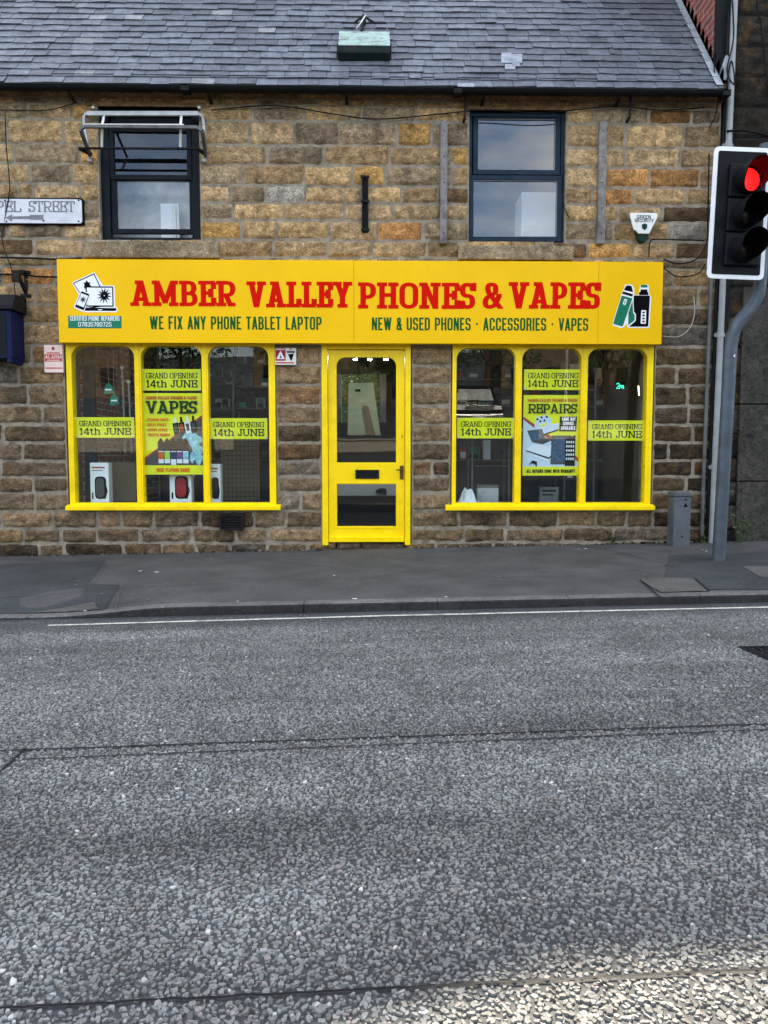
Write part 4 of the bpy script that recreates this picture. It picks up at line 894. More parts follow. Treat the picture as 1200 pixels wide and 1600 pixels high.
PL([(.07, .68), (.16, .61), (.6, .64), (.47, .77)], M_wht); PL([(.06, .685), (.46, .775), (.61, .65), (.6, .68), (.47, .795), (.07, .7)], M_blk); PL([(.06, .7), (.46, .8), (.6, .69), (.55, .75), (.44, .83), (.08, .725)], M_wht)
PL([(.5, .5), (.85, .5), (.83, .86), (.49, .86)], M_pgrey); PL([(.52, .53), (.8, .53), (.78, .83), (.51, .83)], M_screen)
PL([(.74, .54), (.92, .495), (.92, .88), (.74, .88)], M_blk)
for i in range(4):
    for j in range(5): PL([(.76+.038*i, .57+.052*j), (.785+.038*i, .567+.052*j), (.785+.038*i, .595+.052*j), (.76+.038*i, .598+.052*j)], M_wht)
PL([(.1, .87), (.17, .81), (.25, .825), (.25, .9), (.22, .86), (.16, .845)], M_blk); PL([(0, .89), (1, .89), (1, 1), (0, 1)], M_post); obj('picture', mb, t)
mb = MB(); p = Plane(mb, PYO-0.0135, tilt=TILT, zref=zp0)
ptext('AMBER VALLEY PHONES & VAPES', .07, .93, .08, .034, M_pred, 'slab', .2); ptext('REPAIRS', .08, .93, .225, .115, M_dkg, 'slab', .17)
for i, s in enumerate(('SAME DAY', 'SERVICE', 'AVAILABLE')): ptext(s, (.67, .69, .66)[i], (.91, .88, .91)[i], .318+.055*i, .042, M_wht, 'sans', .2)
ptext('ALL REPAIRS COME WITH WARRANTY', .07, .92, .965, .042, M_dkg, 'sans', .2)

# ================================================================== DISPLAY THINGS IN THE SHOP
def speaker_box(box, y, col, label):
    x0, x1, z0, z1 = rect(*box, y); z0 = zp0-0.012; t = thing('speaker_carton', ((x0+x1)/2, y, z0), label, 'carton', 'boxed speakers on the window board')
    mb = MB(); mb.box(x0, x1, y, y+0.12, z0, z1, M_wht); obj('carton', mb, t, bevel=0.003)
    W_, H_ = x1-x0, z1-z0; mb = MB(); p = Plane(mb, y-0.0006); u = lambda a, b: (x0+a*W_, z0+b*H_)
    p.rrect(*u(.24, .1), *u(.86, .66), 0.03, M_blk); p.rrect(*u(.3, .14), *u(.74, .62), 0.03, col); p.rect(*u(.1, .86), *u(.8, .9), M_pred); p.rect(*u(.1, .8), *u(.7, .82), M_pgrey); p.rect(*u(.08, .1), *u(.16, .26), M_blk); p.line([u(.8, .5), u(.9, .3), u(.78, .1)], 0.012, M_blk)
    obj('printed_picture', mb, t)
    mb = MB(); cx = (x0+x1)/2; mb.tube([(cx-0.05, y+0.06, z1), (cx-0.03, y+0.06, z1+0.018), (cx+0.03, y+0.06, z1+0.018), (cx+0.05, y+0.06, z1)], 0.004, M_pgrey, 6); obj('carry_loop', mb, t)
speaker_box((141, 723, 170, 784, ), 0.14, M_pgrey, 'white carton with a grey speaker picture below the left pane banner')
speaker_box((265, 722, 299, 784), 0.14, M_dkred, 'white carton with a dark red speaker picture below the vapes poster')
speaker_box((326, 725, 344.5, 784), 0.14, M_indark, 'white carton with a black speaker picture beside the wire grid')
# cabinets: uprights, shelves and glass
def cabinet(x0, x1, y0, y1, z0, z1, shelves, label, stock=True):
    t = thing('display_cabinet', ((x0+x1)/2, (y0+y1)/2, z0), label, 'cabinet', 'glass display cabinets in the shop'); mb = MB(); e = 0.018
    for a in (x0, x1-e):
        for b in (y0, y1-e): mb.box(a, a+e, b, b+e, z0, z1, M_dkalu)
    mb.box(x0, x1, y0, y1, z1, z1+0.02, M_dkalu); obj('frame', mb, t)
    mb = MB(); mb.box(x0-0.01, x1+0.01, y0-0.01, y1+0.01, z0, z0+0.05, M_wood); obj('plinth', mb, t)
    cols = [M_pgrey, M_blk, M_wht, M_pnavy, M_teal, M_beige, M_indark, M_indark, M_pgrey]
    for z in shelves:
        mb = MB(); mb.box(x0+e, x1-e, y0+e, y1-e, z, z+0.008, M_dkalu); s = obj('shelf', mb, t)
        if stock:
            x = x0+0.05
            while x < x1-0.1:
                wd = rng.uniform(0.05, 0.1); h = rng.uniform(0.07, 0.17); mb = MB(); mb.box(x, x+wd, y0+0.06, y0+0.12, z+0.009, z+0.009+h, cols[rng.integers(len(cols))]); mb.box(x+0.006, x+wd-0.006, y0+0.058, y0+0.0595, z+0.02, z+h*0.55, cols[rng.integers(len(cols))])
                obj('pack', mb, s); x += wd+rng.uniform(0.015, 0.05)
cabinet(-3.0, -2.55, 0.95, 1.35, 0.05, 2.25, (0.6, 1.0, 1.4, 1.8), 'tall glass cabinet behind the leftmost pane')
cabinet(-2.35, -1.75, 1.3, 1.7, 0.05, 2.3, (0.7, 1.1, 1.5, 1.9), 'glass cabinet behind the vapes poster')
cabinet(-1.68, -1.25, 0.85, 1.2, 0.05, 2.3, (1.0, 1.25, 1.5, 1.75, 2.0), 'glass cabinet behind the pane nearest the door, packed with small boxes')
cabinet(0.98, 1.4, 0.35, 0.7, 0.42, 1.15, (0.85,), 'low glass cabinet on a brown base near the door', False)
cabinet(2.05, 2.4, 0.6, 1.0, 0.05, 2.2, (0.7, 1.2, 1.7), 'tall glass cabinet behind the pane nearest the traffic light')
q = rect(350, 690, 402, 783, 0.5); mb = MB()
for xx in np.linspace(q[0], q[1], 9): mb.tube([(xx, 0.5, q[2]), (xx, 0.5, q[3])], 0.003, M_iron, 5)
for zz in np.linspace(q[2], q[3], 14): mb.tube([(q[0], 0.5, zz), (q[1], 0.5, zz)], 0.003, M_iron, 5)
piece('grid_panel', mb, 'black wire grid panel standing behind the pane nearest the door', 'grid panel')
q = rect(345, 686, 405, 742, 0.62); mb = MB(); mb.box(q[0], q[1], 0.62, 0.64, 0.42, q[3], M_beige); piece('backing_board', mb, 'beige backing board behind the wire grid', 'board', bevel=0.002)
q = rect(172, 722, 212, 784, 0.5); mb = MB(); mb.box(q[0], q[1], 0.5, 0.52, 0.42, q[3], M_beige); piece('backing_board', mb, 'brown board beside the white carton with the grey speaker picture', 'board', bevel=0.002)
q = rect(131, 541, 148, 785, 0.25); mb = MB(); mb.box(q[0], q[1], 0.25, 0.32, 0.42, 2.3, M_darkteal); piece('upright_post', mb, 'dark teal upright post beside the brick return', 'post', bevel=0.004)
for a, b, c, d, lb in ((190, 572, 195, 708, 'long pale strip light leaning beside the teal tags'), (200, 594, 205, 708, 'short pale strip light leaning behind the left pane')):
    xa, za = at(a, b, 0.4); xb, zb_ = at(c+1, d, 0.4); mb = MB(); mb.tube([(xb, 0.4, zb_), (xa, 0.42, za)], 0.012, M_pipe, 8); mb.box(xa-0.016, xa+0.016, 0.405, 0.435, za-0.03, za, M_white); piece('strip_light', mb, lb, 'strip light')
for a, b, lb in ((169.5, 607, 'upper teal house shaped tag hanging in the left pane'), (178.5, 624, 'lower teal house shaped tag hanging in the left pane')):
    xa, za = at(a, b, 0.12); mb = MB(); mb.prism([(xa-0.045, za-0.06), (xa+0.045, za-0.05), (xa+0.045, za+0.015), (xa, za+0.065), (xa-0.045, za+0.01)], 0.12, 0.123, M_teal); Plane(mb, 0.1195).rect(xa-0.034, za-0.02, xa+0.03, za-0.004, M_wht)
    mb.tube([(xa, 0.1215, za+0.06), (xa, 0.1215, 2.2)], 0.0015, M_wwire, 5); piece('hanging_tag', mb, lb, 'tag')
def shelving(x0, x1, y, label):
    t = thing('shelving', ((x0+x1)/2, y, 0.05), label, 'shelving', 'stocked shelving in the shop'); mb = MB(); mb.box(x0, x1, y-0.02, y, 0.05, 2.4, M_pgrey); obj('back_panel', mb, t); cols = [M_blk, M_wht, M_pnavy, M_teal, M_beige, M_pgrey, M_pgrey, M_blk, M_white, M_dkred, M_screen, M_navy]
    for z in (0.9, 1.25, 1.6, 1.95):
        mb = MB(); mb.box(x0, x1, y-0.3, y-0.021, z, z+0.02, M_dkalu); s_ = obj('shelf', mb, t); x = x0+0.04
        while x < x1-0.14:
            wd = rng.uniform(0.07, 0.16); h = rng.uniform(0.1, 0.26); mb = MB(); a, b = rng.integers(len(cols), size=2); mb.box(x, x+wd, y-0.27, y-0.1, z+0.021, z+0.021+h, cols[a]); mb.box(x+wd*.15, x+wd*.85, y-0.2725, y-0.2705, z+0.04, z+h*rng.uniform(.4, .8), cols[b]); obj('pack', mb, s_); x += wd+rng.uniform(0.01, 0.06)
shelving(-3.1, -0.95, 3.15, 'stocked shelves along the back behind the left shop window'); shelving(0.65, 2.95, 2.35, 'stocked shelves along the back behind the right shop window')
M_dim = emit('dim_fill_lamp', (1.0, 0.95, 0.88, 1), 6.0)  # for unseen ceiling lamps added to brighten the dark shop interior
for xx, yy, lb in ((-2.5, 2.2, 'lit round ceiling lamp behind the leftmost shop panes'), (-1.45, 2.2, 'lit round ceiling lamp behind the pane nearest the door on the left'), (1.3, 1.6, 'lit round ceiling lamp behind the first right-hand pane'), (2.35, 1.6, 'lit round ceiling lamp behind the pane nearest the traffic light')):
    t = thing('fill_ceiling_lamp', (xx, yy, 2.48), lb, 'lamp', 'round ceiling lamps in the shop'); mb = MB(); mb.tube([(xx, yy, 2.538), (xx, yy, 2.5)], [0.05, 0.055], M_white, 16); obj('rim', mb, t); mb = MB(); mb.tube([(xx, yy, 2.499), (xx, yy, 2.49)], [0.045, 0.035], M_dim, 16); obj('bulb', mb, t)
# crumpled paper, boxes
q = rect(716, 762, 746, 783, 0.2); mb = MB(); n = 9; vs = []
for i in range(n):
    for j in range(n):
        u, v = i/(n-1), j/(n-1); vs.append((q[0]+(q[1]-q[0])*u, 0.14+0.22*v, zq0-0.012+0.15*max(0, math.sin(math.pi*u)*math.sin(math.pi*v))*(0.6+0.8*rng.random())))
mb.mesh(vs, [(i*n+j, (i+1)*n+j, (i+1)*n+j+1, i*n+j+1) for i in range(n-1) for j in range(n-1)], M_wht); piece('paper', mb, 'crumpled white paper on the window board below the leftmost right-hand banner', 'paper')
q = rect(746, 758, 779, 778, 0.25); mb = MB(); mb.box(q[0], q[1], 0.25, 0.42, zq0-0.012, q[3], M_alu); mb.box(q[0]-0.004, q[1]+0.004, 0.246, 0.424, q[3]-0.03, q[3]+0.003, M_dkalu); piece('grey_box', mb, 'grey lidded box beside the crumpled paper', 'box', bevel=0.003)
q = rect(843, 761, 873, 783, 0.15); mb = MB(); mb.box(q[0], q[1], 0.15, 0.19, zq0-0.012, q[3], M_dkalu); p = Plane(mb, 0.1495); p.rect(q[0]+0.03, q[3]-0.05, q[1]-0.03, q[3]-0.03, M_indark); p.rect(q[0]+0.03, q[3]-0.09, q[1]-0.06, q[3]-0.075, M_indark); piece('small_carton', mb, 'small grey carton under the repairs poster', 'carton', bevel=0.002)
# counter seen through the door, and the leaning boards
t = thing('shop_counter', (-0.1, 4.9, 0.05), 'dark shop counter with a white front seen through the door glass', 'counter'); cx0, cx1 = -0.7, 0.48
_, _, ca, cb = rect(526, 757, 619, 774, 4.8); ztop = at(570, 682, 4.9)[1]
mb = MB(); mb.box(cx0, cx1, 4.75, 5.4, ztop-0.04, ztop, M_indark); obj('counter_top', mb, t, bevel=0.004)
mb = MB(); mb.box(cx0, cx1-0.08, 4.70, 4.72, ca, cb+0.05, M_wht); obj('front_panel', mb, t)
q = rect(585, 763, 604, 773, 4.66); mb = MB(); mb.prism(rpath([(q[0], q[2]+0.03), (q[0]+0.06, q[3]), (q[1], q[3]), (q[1], q[2])], 0.05, True)[:-1], 4.66, 4.698, M_blk); obj('dark_badge', mb, t)
mb = MB(); mb.box(cx0, cx1, 4.85, 5.3, 0.05, ztop-0.045, M_navy); obj('body', mb, t)
q = rect(543, 598, 589, 680, 4.95); mb = MB(); m_ = 0.25*(q[1]-q[0]); mb.prism([(q[0], q[2]), (q[1]+0.06, q[2]), (q[1]-m_+0.06, q[3]), (q[0]+0.02, q[3])], 4.95, 4.97, M_paleg); xx, zz = at(559, 610, 4.94); mb.box(xx-0.045, xx+0.045, 4.945, 4.9495, zz-0.02, zz+0.02, M_blk)
piece('pale_board', mb, 'pale green board with a dark slot standing on the counter behind the door', 'board')
xa, za = at(566, 634, 4.85); xb, zb_ = at(580, 680, 4.85); mb = MB(); mb.prism([(xa, za), (xa+0.1, za), (xb+0.07, zb_), (xb-0.06, zb_)], 4.85, 4.88, M_beige); piece('plank', mb, 'brown plank leaning against the pale green board', 'plank')
t = thing('ceiling_light', (0.0, 3.45, 2.4), 'white ceiling track with lit spotlights in the shop behind the door', 'lamp')
mb = MB(); mb.box(-0.5, 0.3, 3.42, 3.48, 2.5, 2.538, M_white); obj('track', mb, t, bevel=0.004)
M_spot = emit('spot_lamp', (1.0, 0.97, 0.9, 1), 130.0)
for xx in (-0.33, -0.12, 0.12): mb = MB(); mb.tube([(xx, 3.45, 2.5), (xx, 3.47, 2.4)], [0.03, 0.034], M_dkalu, 10); sp_ = obj('spot', mb, t); mb = MB(); mb.tube([(xx, 3.471, 2.396), (xx, 3.474, 2.38)], [0.03, 0.026], M_spot, 10); obj('bulb', mb, sp_)
# lit lamps that show inside the right-hand pane
M_warm = emit('warm_lamp', (1.0, 0.62, 0.2, 1), 2.2); M_ledteal = emit('teal_led', (0.05, 0.9, 0.5, 1), 1.0)
for a, lb in ((997.5, 'left warm vertical lamp in the pane nearest the traffic light'), (1004.5, 'right warm vertical lamp in the pane nearest the traffic light')):
    xa, za = at(a, 603, 0.9); xb, zb_ = at(a+1, 618, 0.9); mb = MB(); mb.tube([(xb, 0.9, zb_), (xa, 0.9, za)], 0.006, M_warm, 6); mb.tube([(xa, 0.9, za), (xa, 0.9, 2.5)], 0.002, M_wire, 5); piece('hanging_lamp', mb, lb, 'lamp', 'warm lamps in the shop')
mb = MB(); x_, z_ = at(963, 607, 0.7); s_ = 0.012
mb.tube([(x_+a*s_, 0.7, z_+b*s_) for a, b in ((0, 4), (2, 5), (3, 3), (0, 0), (3, 0), (4, 3), (5, 3), (5.5, 0))], 0.003, M_ledteal, 5); mb.tube([(x_+a*s_, 0.7, z_+b*s_) for a, b in ((5.5, 2), (6.5, 3), (7, 0))], 0.003, M_ledteal, 5); mb.box(x_-0.02, x_+0.1, 0.705, 0.712, z_-0.02, z_+0.07, M_indark); piece('led_sign', mb, 'small teal lit sign in the pane nearest the traffic light', 'lit sign')

# ================================================================== THINGS ON THE FRONT
# street name plate
SG = -0.055; x0, x1, z0, z1 = rect(-60, 309, 130, 350.5, SG); t = thing('street_sign', ((x0+x1)/2, SG, z0), 'worn white street name plate reading PEL STREET with a faded arrow', 'street sign')
mb = MB(); mb.prism(rpath([(x0, z0), (x1, z0), (x1, z1), (x0, z1)], 0.02, True)[:-1], SG, -0.012, M_blk); obj('backplate', mb, t)
mb = MB(); e = 0.012; Plane(mb, SG-0.0006).poly(rpath([(x0+e, z0+e), (x1-e, z0+e), (x1-e, z1-e), (x0+e, z1-e)], 0.03, True)[:-1], paint('chipped_enamel', srgb(206, 208, 214), 0.5, var=0.06, dirt=srgb(150, 150, 152), dirt_amt=0.5)); obj('face', mb, t)
M_fade = paint('faded_lettering', srgb(118, 118, 122), 0.6, var=0.25, nscale=30); mb = MB(); p = Plane(mb, SG-0.0012)
a = rect(2, 314, 32, 331.5, SG); p.text('PEL', a[0]-0.06, at(33, 322, SG)[0], a[2], a[3]-a[2], M_fade, 'slab', 0.15, 0.11); obj('lettering', mb, t); mb = MB(); p.mb = mb; p.k = 0; b = rect(45, 314, 117, 331.5, SG); p.text('STREET', b[0], b[1], b[2], b[3]-b[2], M_fade, 'slab', 0.15, 0.11)
obj('lettering', mb, t); mb = MB(); p.mb = mb
A = lambda px, py: at(px, py, SG); p.poly([A(8, 340.5), (A(19, 335)), A(19, 338.3), A(50, 337.5), A(50, 342.5), A(19, 342.3), A(19, 346)], M_fade); p.rect(*A(47, 343.5), *A(68, 336), M_fade); obj('arrow', mb, t)
for px, py in ((8, 313), (123, 313), (123, 346), (68, 345), (10, 346)): xx, zz = A(px, py); mb = MB(); mb.tube([(xx, SG-0.004, zz), (xx, SG, zz)], 0.009, M_iron, 8); obj('screw', mb, t)
# burglar alarm box
AY = -0.09; t = thing('alarm_box', (at(1005, 378, AY)[0], AY, at(1005, 378, AY)[1]), 'white shield shaped burglar alarm box with dark green base', 'alarm')
P_ = lambda l: [at(670+a/3.158, 150+b/3.158, AY) for a, b in l]
mb = MB(); mb.prism(rpath(P_([(1000, 590), (1120, 590), (1078, 716), (1042, 716)]), 0.03, True)[:-1], AY+0.01, -0.01, M_alarmG); obj('base', mb, t, bevel=0.006)
mb = MB(); mb.prism(rpath(P_([(990, 578), (1127, 578), (1127, 600), (1086, 682), (1032, 680), (1024, 668), (1010, 662), (993, 600)]), 0.012, True)[:-1], AY-0.012, AY+0.012, M_white); obj('cover', mb, t, bevel=0.006)
mb = MB(); p = Plane(mb, AY-0.0128); a, b = at(996.5, 347, AY), at(1019, 341, AY); k = rect(1005-9, 337, 1017, 341.5, AY); p.text('GREEN', at(994.5, 340, AY)[0], at(1016, 340, AY)[0], at(1005, 342.2, AY)[1], 0.034, M_blk, 'sans', .18); p.k = 0; p.text('SECURITY', at(991, 345, AY)[0], at(1020.5, 345, AY)[0], at(1005, 347.8, AY)[1], 0.034, M_blk, 'sans', .18)
p.poly(P_([(1048, 636), (1062, 630), (1076, 636), (1074, 655), (1062, 664), (1050, 655)]), M_alarmG); obj('lettering', mb, t)
# warning plates
def plate(box, y, name, label):
    x0, x1, z0, z1 = rect(*box, y); t = thing(name, ((x0+x1)/2, y, z0), label, 'notice'); return t, x0, x1, z0, z1
t, x0, x1, z0, z1 = plate((69, 539, 98, 582), -0.055, 'alarm_notice', 'faded red and cream alarm notice left of the yellow window frame')
mb = MB(); mb.box(x0, x1, -0.055, -0.02, z0, z1, M_cream); obj('plate', mb, t, bevel=0.002)
W_, H_ = x1-x0, z1-z0; mb = MB(); p = Plane(mb, -0.0556); u = lambda a, b: (x0+a*W_, z0+b*H_); p.rect(*u(.03, .4), *u(.97, .66), M_pink); p.rect(*u(.03, .14), *u(.97, .18), M_pink); p.poly([(x0+W_*(.5+.11*math.cos(a)*(1 if i % 2 else .6)), z0+H_*(.87+.08*math.sin(a)*(1 if i % 2 else .6))) for i, a in enumerate(np.linspace(0, 2*math.pi, 10, endpoint=False))], M_dkred); p.rect(*u(.15, .69), *u(.85, .73), M_pink); k = p.k; p.text('ALARM', *[u(.06, 0)[0], u(.94, 0)[0]], u(0, .5)[1], .13*H_, M_cream, 'sans', .2); p.rect(*u(.15, .43), *u(.85, .46), M_cream); obj('print', mb, t)
t, x0, x1, z0, z1 = plate((430, 543.5, 462.5, 570), -0.055, 'camera_notice', 'red and white surveillance notice between the left window and the door')
mb = MB(); mb.box(x0, x1, -0.055, -0.02, z0, z1, M_white); obj('plate', mb, t, bevel=0.002)
W_, H_ = x1-x0, z1-z0; mb = MB(); p = Plane(mb, -0.0556); u = lambda a, b: (x0+a*W_, z0+b*H_); p.rect(*u(0.02, .24), *u(.5, .97), M_dkred); p.poly([u(.06, .34), u(.46, .34), u(.26, .84)], M_wht); p.poly([u(.2, .4), u(.32, .4), u(.26, .6)], M_pgrey); p.rect(*u(.04, .88), *u(.46, .93), M_wht); p.rect(*u(.56, .7), *u(.94, .82), M_pgrey); p.poly([u(.6, .62), u(.9, .66), u(.86, .48), u(.78, .22), u(.72, .3), u(.66, .5)], M_blk); p.rect(*u(.04, .08), *u(.9, .16), M_pink); p.rect(*u(.7, .88), *u(.78, .97), M_dkred); obj('print', mb, t)
# timber battens
for a, b, lb in ((688, 699, 'weathered upright timber batten left of the blue grey upper window'), (935, 947, 'weathered upright timber batten between the blue grey window and the alarm box')):
    x0, x1, z0, z1 = rect(a, 189, b, 380.5, -0.07); t = thing('timber_batten', ((x0+x1)/2, -0.07, z0), lb, 'batten', 'timber battens on the wall'); mb = MB(); mb.box(x0, x1, -0.075, -0.012, z0, z1, M_batten); obj('batten', mb, t, bevel=0.004)
    for zz in np.linspace(z0+0.1, z1-0.1, 5): mb = MB(); mb.tube([((x0+x1)/2, -0.078, zz), ((x0+x1)/2, -0.074, zz)], 0.007, M_iron, 8); obj('bolt', mb, t)
# iron channel on the wall
x0, x1, z0, z1 = rect(563.5, 273.5, 577.5, 362.5, -0.05); t = thing('iron_bracket', ((x0+x1)/2, -0.05, z0), 'black iron channel bracket on the wall between the upper windows', 'bracket'); c = (x0+x1)/2
mb = MB(); mb.box(x0+0.012, x1-0.012, -0.03, -0.012, z0, z1, M_iron).box(x0+0.012, x0+0.026, -0.07, -0.03, z0+0.01, z1-0.01, M_iron).box(x1-0.026, x1-0.012, -0.07, -0.03, z0+0.01, z1-0.01, M_iron); obj('channel', mb, t, bevel=0.002)
for zz in (z0+0.02, z1-0.02, (z0+z1)/2+0.02): mb = MB(); mb.box(x0, x1, -0.074, -0.045, zz-0.012, zz+0.012, M_iron); obj('clamp', mb, t, bevel=0.002)
# folded blind frame over the navy window
BY = -0.34; t = thing('blind_frame', (at(225, 250, -0.1)[0], 0, at(225, 250, -0.1)[1]), 'bare grey metal awning frame over the navy upper window', 'awning frame')
q = lambda a, b, y: (at(100+a/4.8, 150+b/4.8, y)[0], y, at(100+a/4.8, 150+b/4.8, y)[1])
bw = 0.03
mb = MB(); B_ = -0.07
for a, b in (((172, 133), (1010, 133)),): mb.bar(q(*a, B_), q(*b, B_), 0.045, 0.03, M_alu)
for pts in (((172, 133), (152, 150), (150, 215), (196, 470)), ((1010, 133), (1042, 158), (1050, 220), (1062, 470))):
    for a, b in zip(pts[:-1], pts[1:]): mb.bar(q(*a, B_), q(*b, B_), 0.026, 0.034, M_alu)
for a in ((196, 476), (1056, 480)): k = q(*a, -0.05); mb.box(k[0]-0.02, k[0]+0.02, -0.075, -0.02, k[2]-0.025, k[2]+0.012, M_alu)
for a in (222, 1015): k = q(a, 90, -0.03); mb.box(k[0]-0.014, k[0]+0.014, -0.05, -0.015, k[2]-0.012, k[2]+0.012, M_white)
obj('back_frame', mb, t, bevel=0.004)
mb = MB(); fr_ = [(124, 250), (150, 228), (1000, 236), (1040, 262)]
for a, b in zip(fr_[:-1], fr_[1:]): mb.bar(q(*a, BY), q(*b, BY), 0.032, 0.03, M_dkalu)
mb.bar(q(124, 250, BY), q(196, 448, -0.09), 0.03, 0.04, M_dkalu).bar(q(1040, 262, BY), q(1064, 452, -0.09), 0.03, 0.04, M_dkalu)
mb.bar(q(150, 214, BY-0.002), q(900, 216, BY-0.002), 0.012, 0.02, M_white)
obj('front_frame', mb, t, bevel=0.004)
mb = MB(); mb.tube([q(112, 392, -0.2), q(300, 392, -0.2), q(620, 394, -0.2), q(1010, 396, -0.2)], 0.012, M_iron, 8); mb.bar(q(112, 392, -0.2), q(205, 440, -0.1), 0.03, 0.03, M_iron).bar(q(1000, 396, -0.2), q(1064, 440, -0.1), 0.03, 0.03, M_iron); obj('lower_rod', mb, t)
for a, b in ((300, 283), (880, 872)):
    mb = MB(); mb.bar(q(a, 150, -0.09), q(b+2, 225, -0.3), 0.024, 0.006, M_white).bar(q(b+2, 240, -0.3), q(b, 382, -0.21), 0.024, 0.006, M_white); obj('strap', mb, t)
# iron hook bracket, blue box at the left edge
t = thing('lamp_bracket', (at(40, 470, -0.02)[0], -0.02, at(40, 470)[1]), 'black iron wall bracket with diagonal strut beside the dark blue box', 'bracket')
z5 = lambda a, b, y: (at(a/5.164, 290+b/5.164, y)[0], y, at(a/5.164, 290+b/5.164, y)[1])
mb = MB(); mb.bar(z5(210, 695, -0.02), z5(208, 890, -0.02), 0.035, 0.014, M_iron).bar(z5(160, 692, -0.03), z5(244, 698, -0.03), 0.03, 0.02, M_iron).bar(z5(165, 886, -0.03), z5(250, 890, -0.03), 0.03, 0.02, M_iron); obj('wall_plate', mb, t, bevel=0.003)
mb = MB(); mb.bar(z5(205, 860, -0.04), z5(140, 706, -0.3), 0.028, 0.028, M_iron).bar(z5(200, 700, -0.03), z5(128, 710, -0.32), 0.028, 0.02, M_iron); k = z5(140, 735, -0.32); mb.box(k[0]-0.05, k[0]+0.02, -0.34, -0.3, k[2]-0.05, k[2]+0.06, M_iron); obj('arm', mb, t, bevel=0.003)
x0, x1, z0, z1 = rect(-110, 484, 18, 565, -0.3); t = thing('blue_box', ((x0+x1)/2, -0.2, z0), 'dark blue metal box with a black lid fixed to the wall at the left edge', 'box')
mb = MB(); mb.box(x0, x1, -0.3, -0.012, z0+0.035, z1, M_bluebox); mb.box(x1-0.05, x1-0.004, -0.304, -0.05, z0-0.01, z0+0.035, M_bluebox); obj('case', mb, t, bevel=0.006)
mb = MB(); mb.mesh([(a, y, z) for a in (x0-0.02, x1+0.035) for y, z in ((-0.34, z1+0.002), (-0.34, z1+0.04), (-0.25, z1+0.16), (-0.02, z1+0.17), (-0.02, z1+0.002))], [(4, 3, 2, 1, 0), (5, 6, 7, 8, 9)]+[(i, (i+1) % 5, 5+(i+1) % 5, 5+i) for i in range(5)], M_iron); obj('lid', mb, t, bevel=0.006)
mb = MB(); mb.box(x0+0.02, x1-0.05, -0.305, -0.3005, z0+0.06, z1-0.04, M_navy); obj('door_panel', mb, t, bevel=0.002)
# vent under the sill
x0, x1, z0, z1 = rect(343, 803, 380, 828, -0.085); mb = MB(); frame_rects(mb, x0, x1, z0, z1, -0.085, -0.012, 0.02, 0.02, 0.02, 0.02, M_iron)
for zz in np.linspace(z0+0.025, z1-0.035, 5): mb.box(x0+0.02, x1-0.02, -0.079, -0.06, zz, zz+0.012, M_iron)
mb.box(x0+0.02, x1-0.02, -0.059, -0.013, z0+0.02, z1-0.02, M_gutter); piece('air_vent', mb, 'black iron air vent under the left shop window sill', 'vent', bevel=0.003)
# iron pegs below the eaves
for px, lb in ((727, 'black iron peg under the gutter left of the blue grey window'), (985, 'black iron peg under the gutter right of the blue grey window')):
    xa, zt_ = at(px, 150, -0.1); _, zb_ = at(px, 191, -0.06); mb = MB(); mb.tube([(xa, -0.1, zt_), (xa, -0.1, zb_+0.05), (xa-0.005, -0.09, zb_+0.02)], 0.01, M_iron, 8); mb.tube([(xa-0.005, -0.09, zb_+0.03), (xa-0.005, -0.02, zb_+0.02)], 0.014, M_iron, 8); piece('iron_peg', mb, lb, 'peg', 'iron pegs under the gutter')
# cables
def cable(pts, r, mat, label, name='cable', group=None):
    P = [Vector((at(a, b, y)[0], y, at(a, b, y)[1])) for a, b, y in pts]; sm = []
    for i in range(len(P)-1):
        p0, p1, p2, p3 = P[max(i-1, 0)], P[i], P[i+1], P[min(i+2, len(P)-1)]
        for j in range(6):
            u = j/6; sm.append(0.5*((2*p1)+(p2-p0)*u+(2*p0-5*p1+4*p2-p3)*u*u+(3*p1-p0-3*p2+p3)*u**3))
    sm.append(P[-1]); mb = MB(); mb.tube(sm, r, mat, 6); return piece(name, mb, label, 'cable', group)
cable([(-40, 402, -.05), (40, 403, -.05), (90, 405, -.05), (128, 403, -.05)], 0.009, M_wire, 'black cable running into the top left corner of the fascia sign')
cable([(-40, 429, -.05), (30, 429, -.05), (60, 432, -.05), (92, 433, -.05)], 0.009, M_wire, 'black cable passing the iron wall bracket to the fascia sign')
cable([(-30, 172, -.05), (25, 172, -.05), (75, 172, -.05), (120, 160, -.05)], 0.005, M_wire, 'thin black cable drooping under the gutter at the left')
cable([(8, 180, -.05), (10, 230, -.05), (15, 285, -.05), (14, 305, -.065), (6, 352, -.05), (4, 380, -.05), (20, 428, -.06), (24, 470, -.06)], 0.005, M_wire, 'thin black cable hanging down past the street name plate')
cable([(330, 172, -.05), (430, 165, -.05), (520, 178, -.05), (590, 186, -.05), (690, 178, -.05), (760, 172, -.06), (850, 176, -.06), (960, 166, -.06), (1030, 172, -.06), (1100, 168, -.06)], 0.006, M_wire, 'long thin black cable sagging along the wall under the gutter')
cable([(1037, 405, -.05), (1060, 412, -.05), (1088, 405, -.05), (1104, 380, -.05), (1106, 340, -.05), (1108, 240, -.05)], 0.007, M_wire, 'black cable climbing from the fascia sign to the downpipe')
cable([(1037, 418, -.05), (1058, 432, -.05), (1090, 428, -.05), (1102, 412, -.05)], 0.006, M_wire, 'black cable looping beside the fascia sign')
cable([(1035, 525, -.05), (1060, 526, -.05), (1078, 512, -.05), (1085, 490, -.05), (1084, 464, -.05)], 0.004, M_wwire, 'thin white cable curving right of the fascia sign')
cable([(880, 268, .02), (879, 300, -.01), (882, 325, -.05), (889, 340, -.05)], 0.005, M_wire, 'short black cable at the corner of the blue grey window')
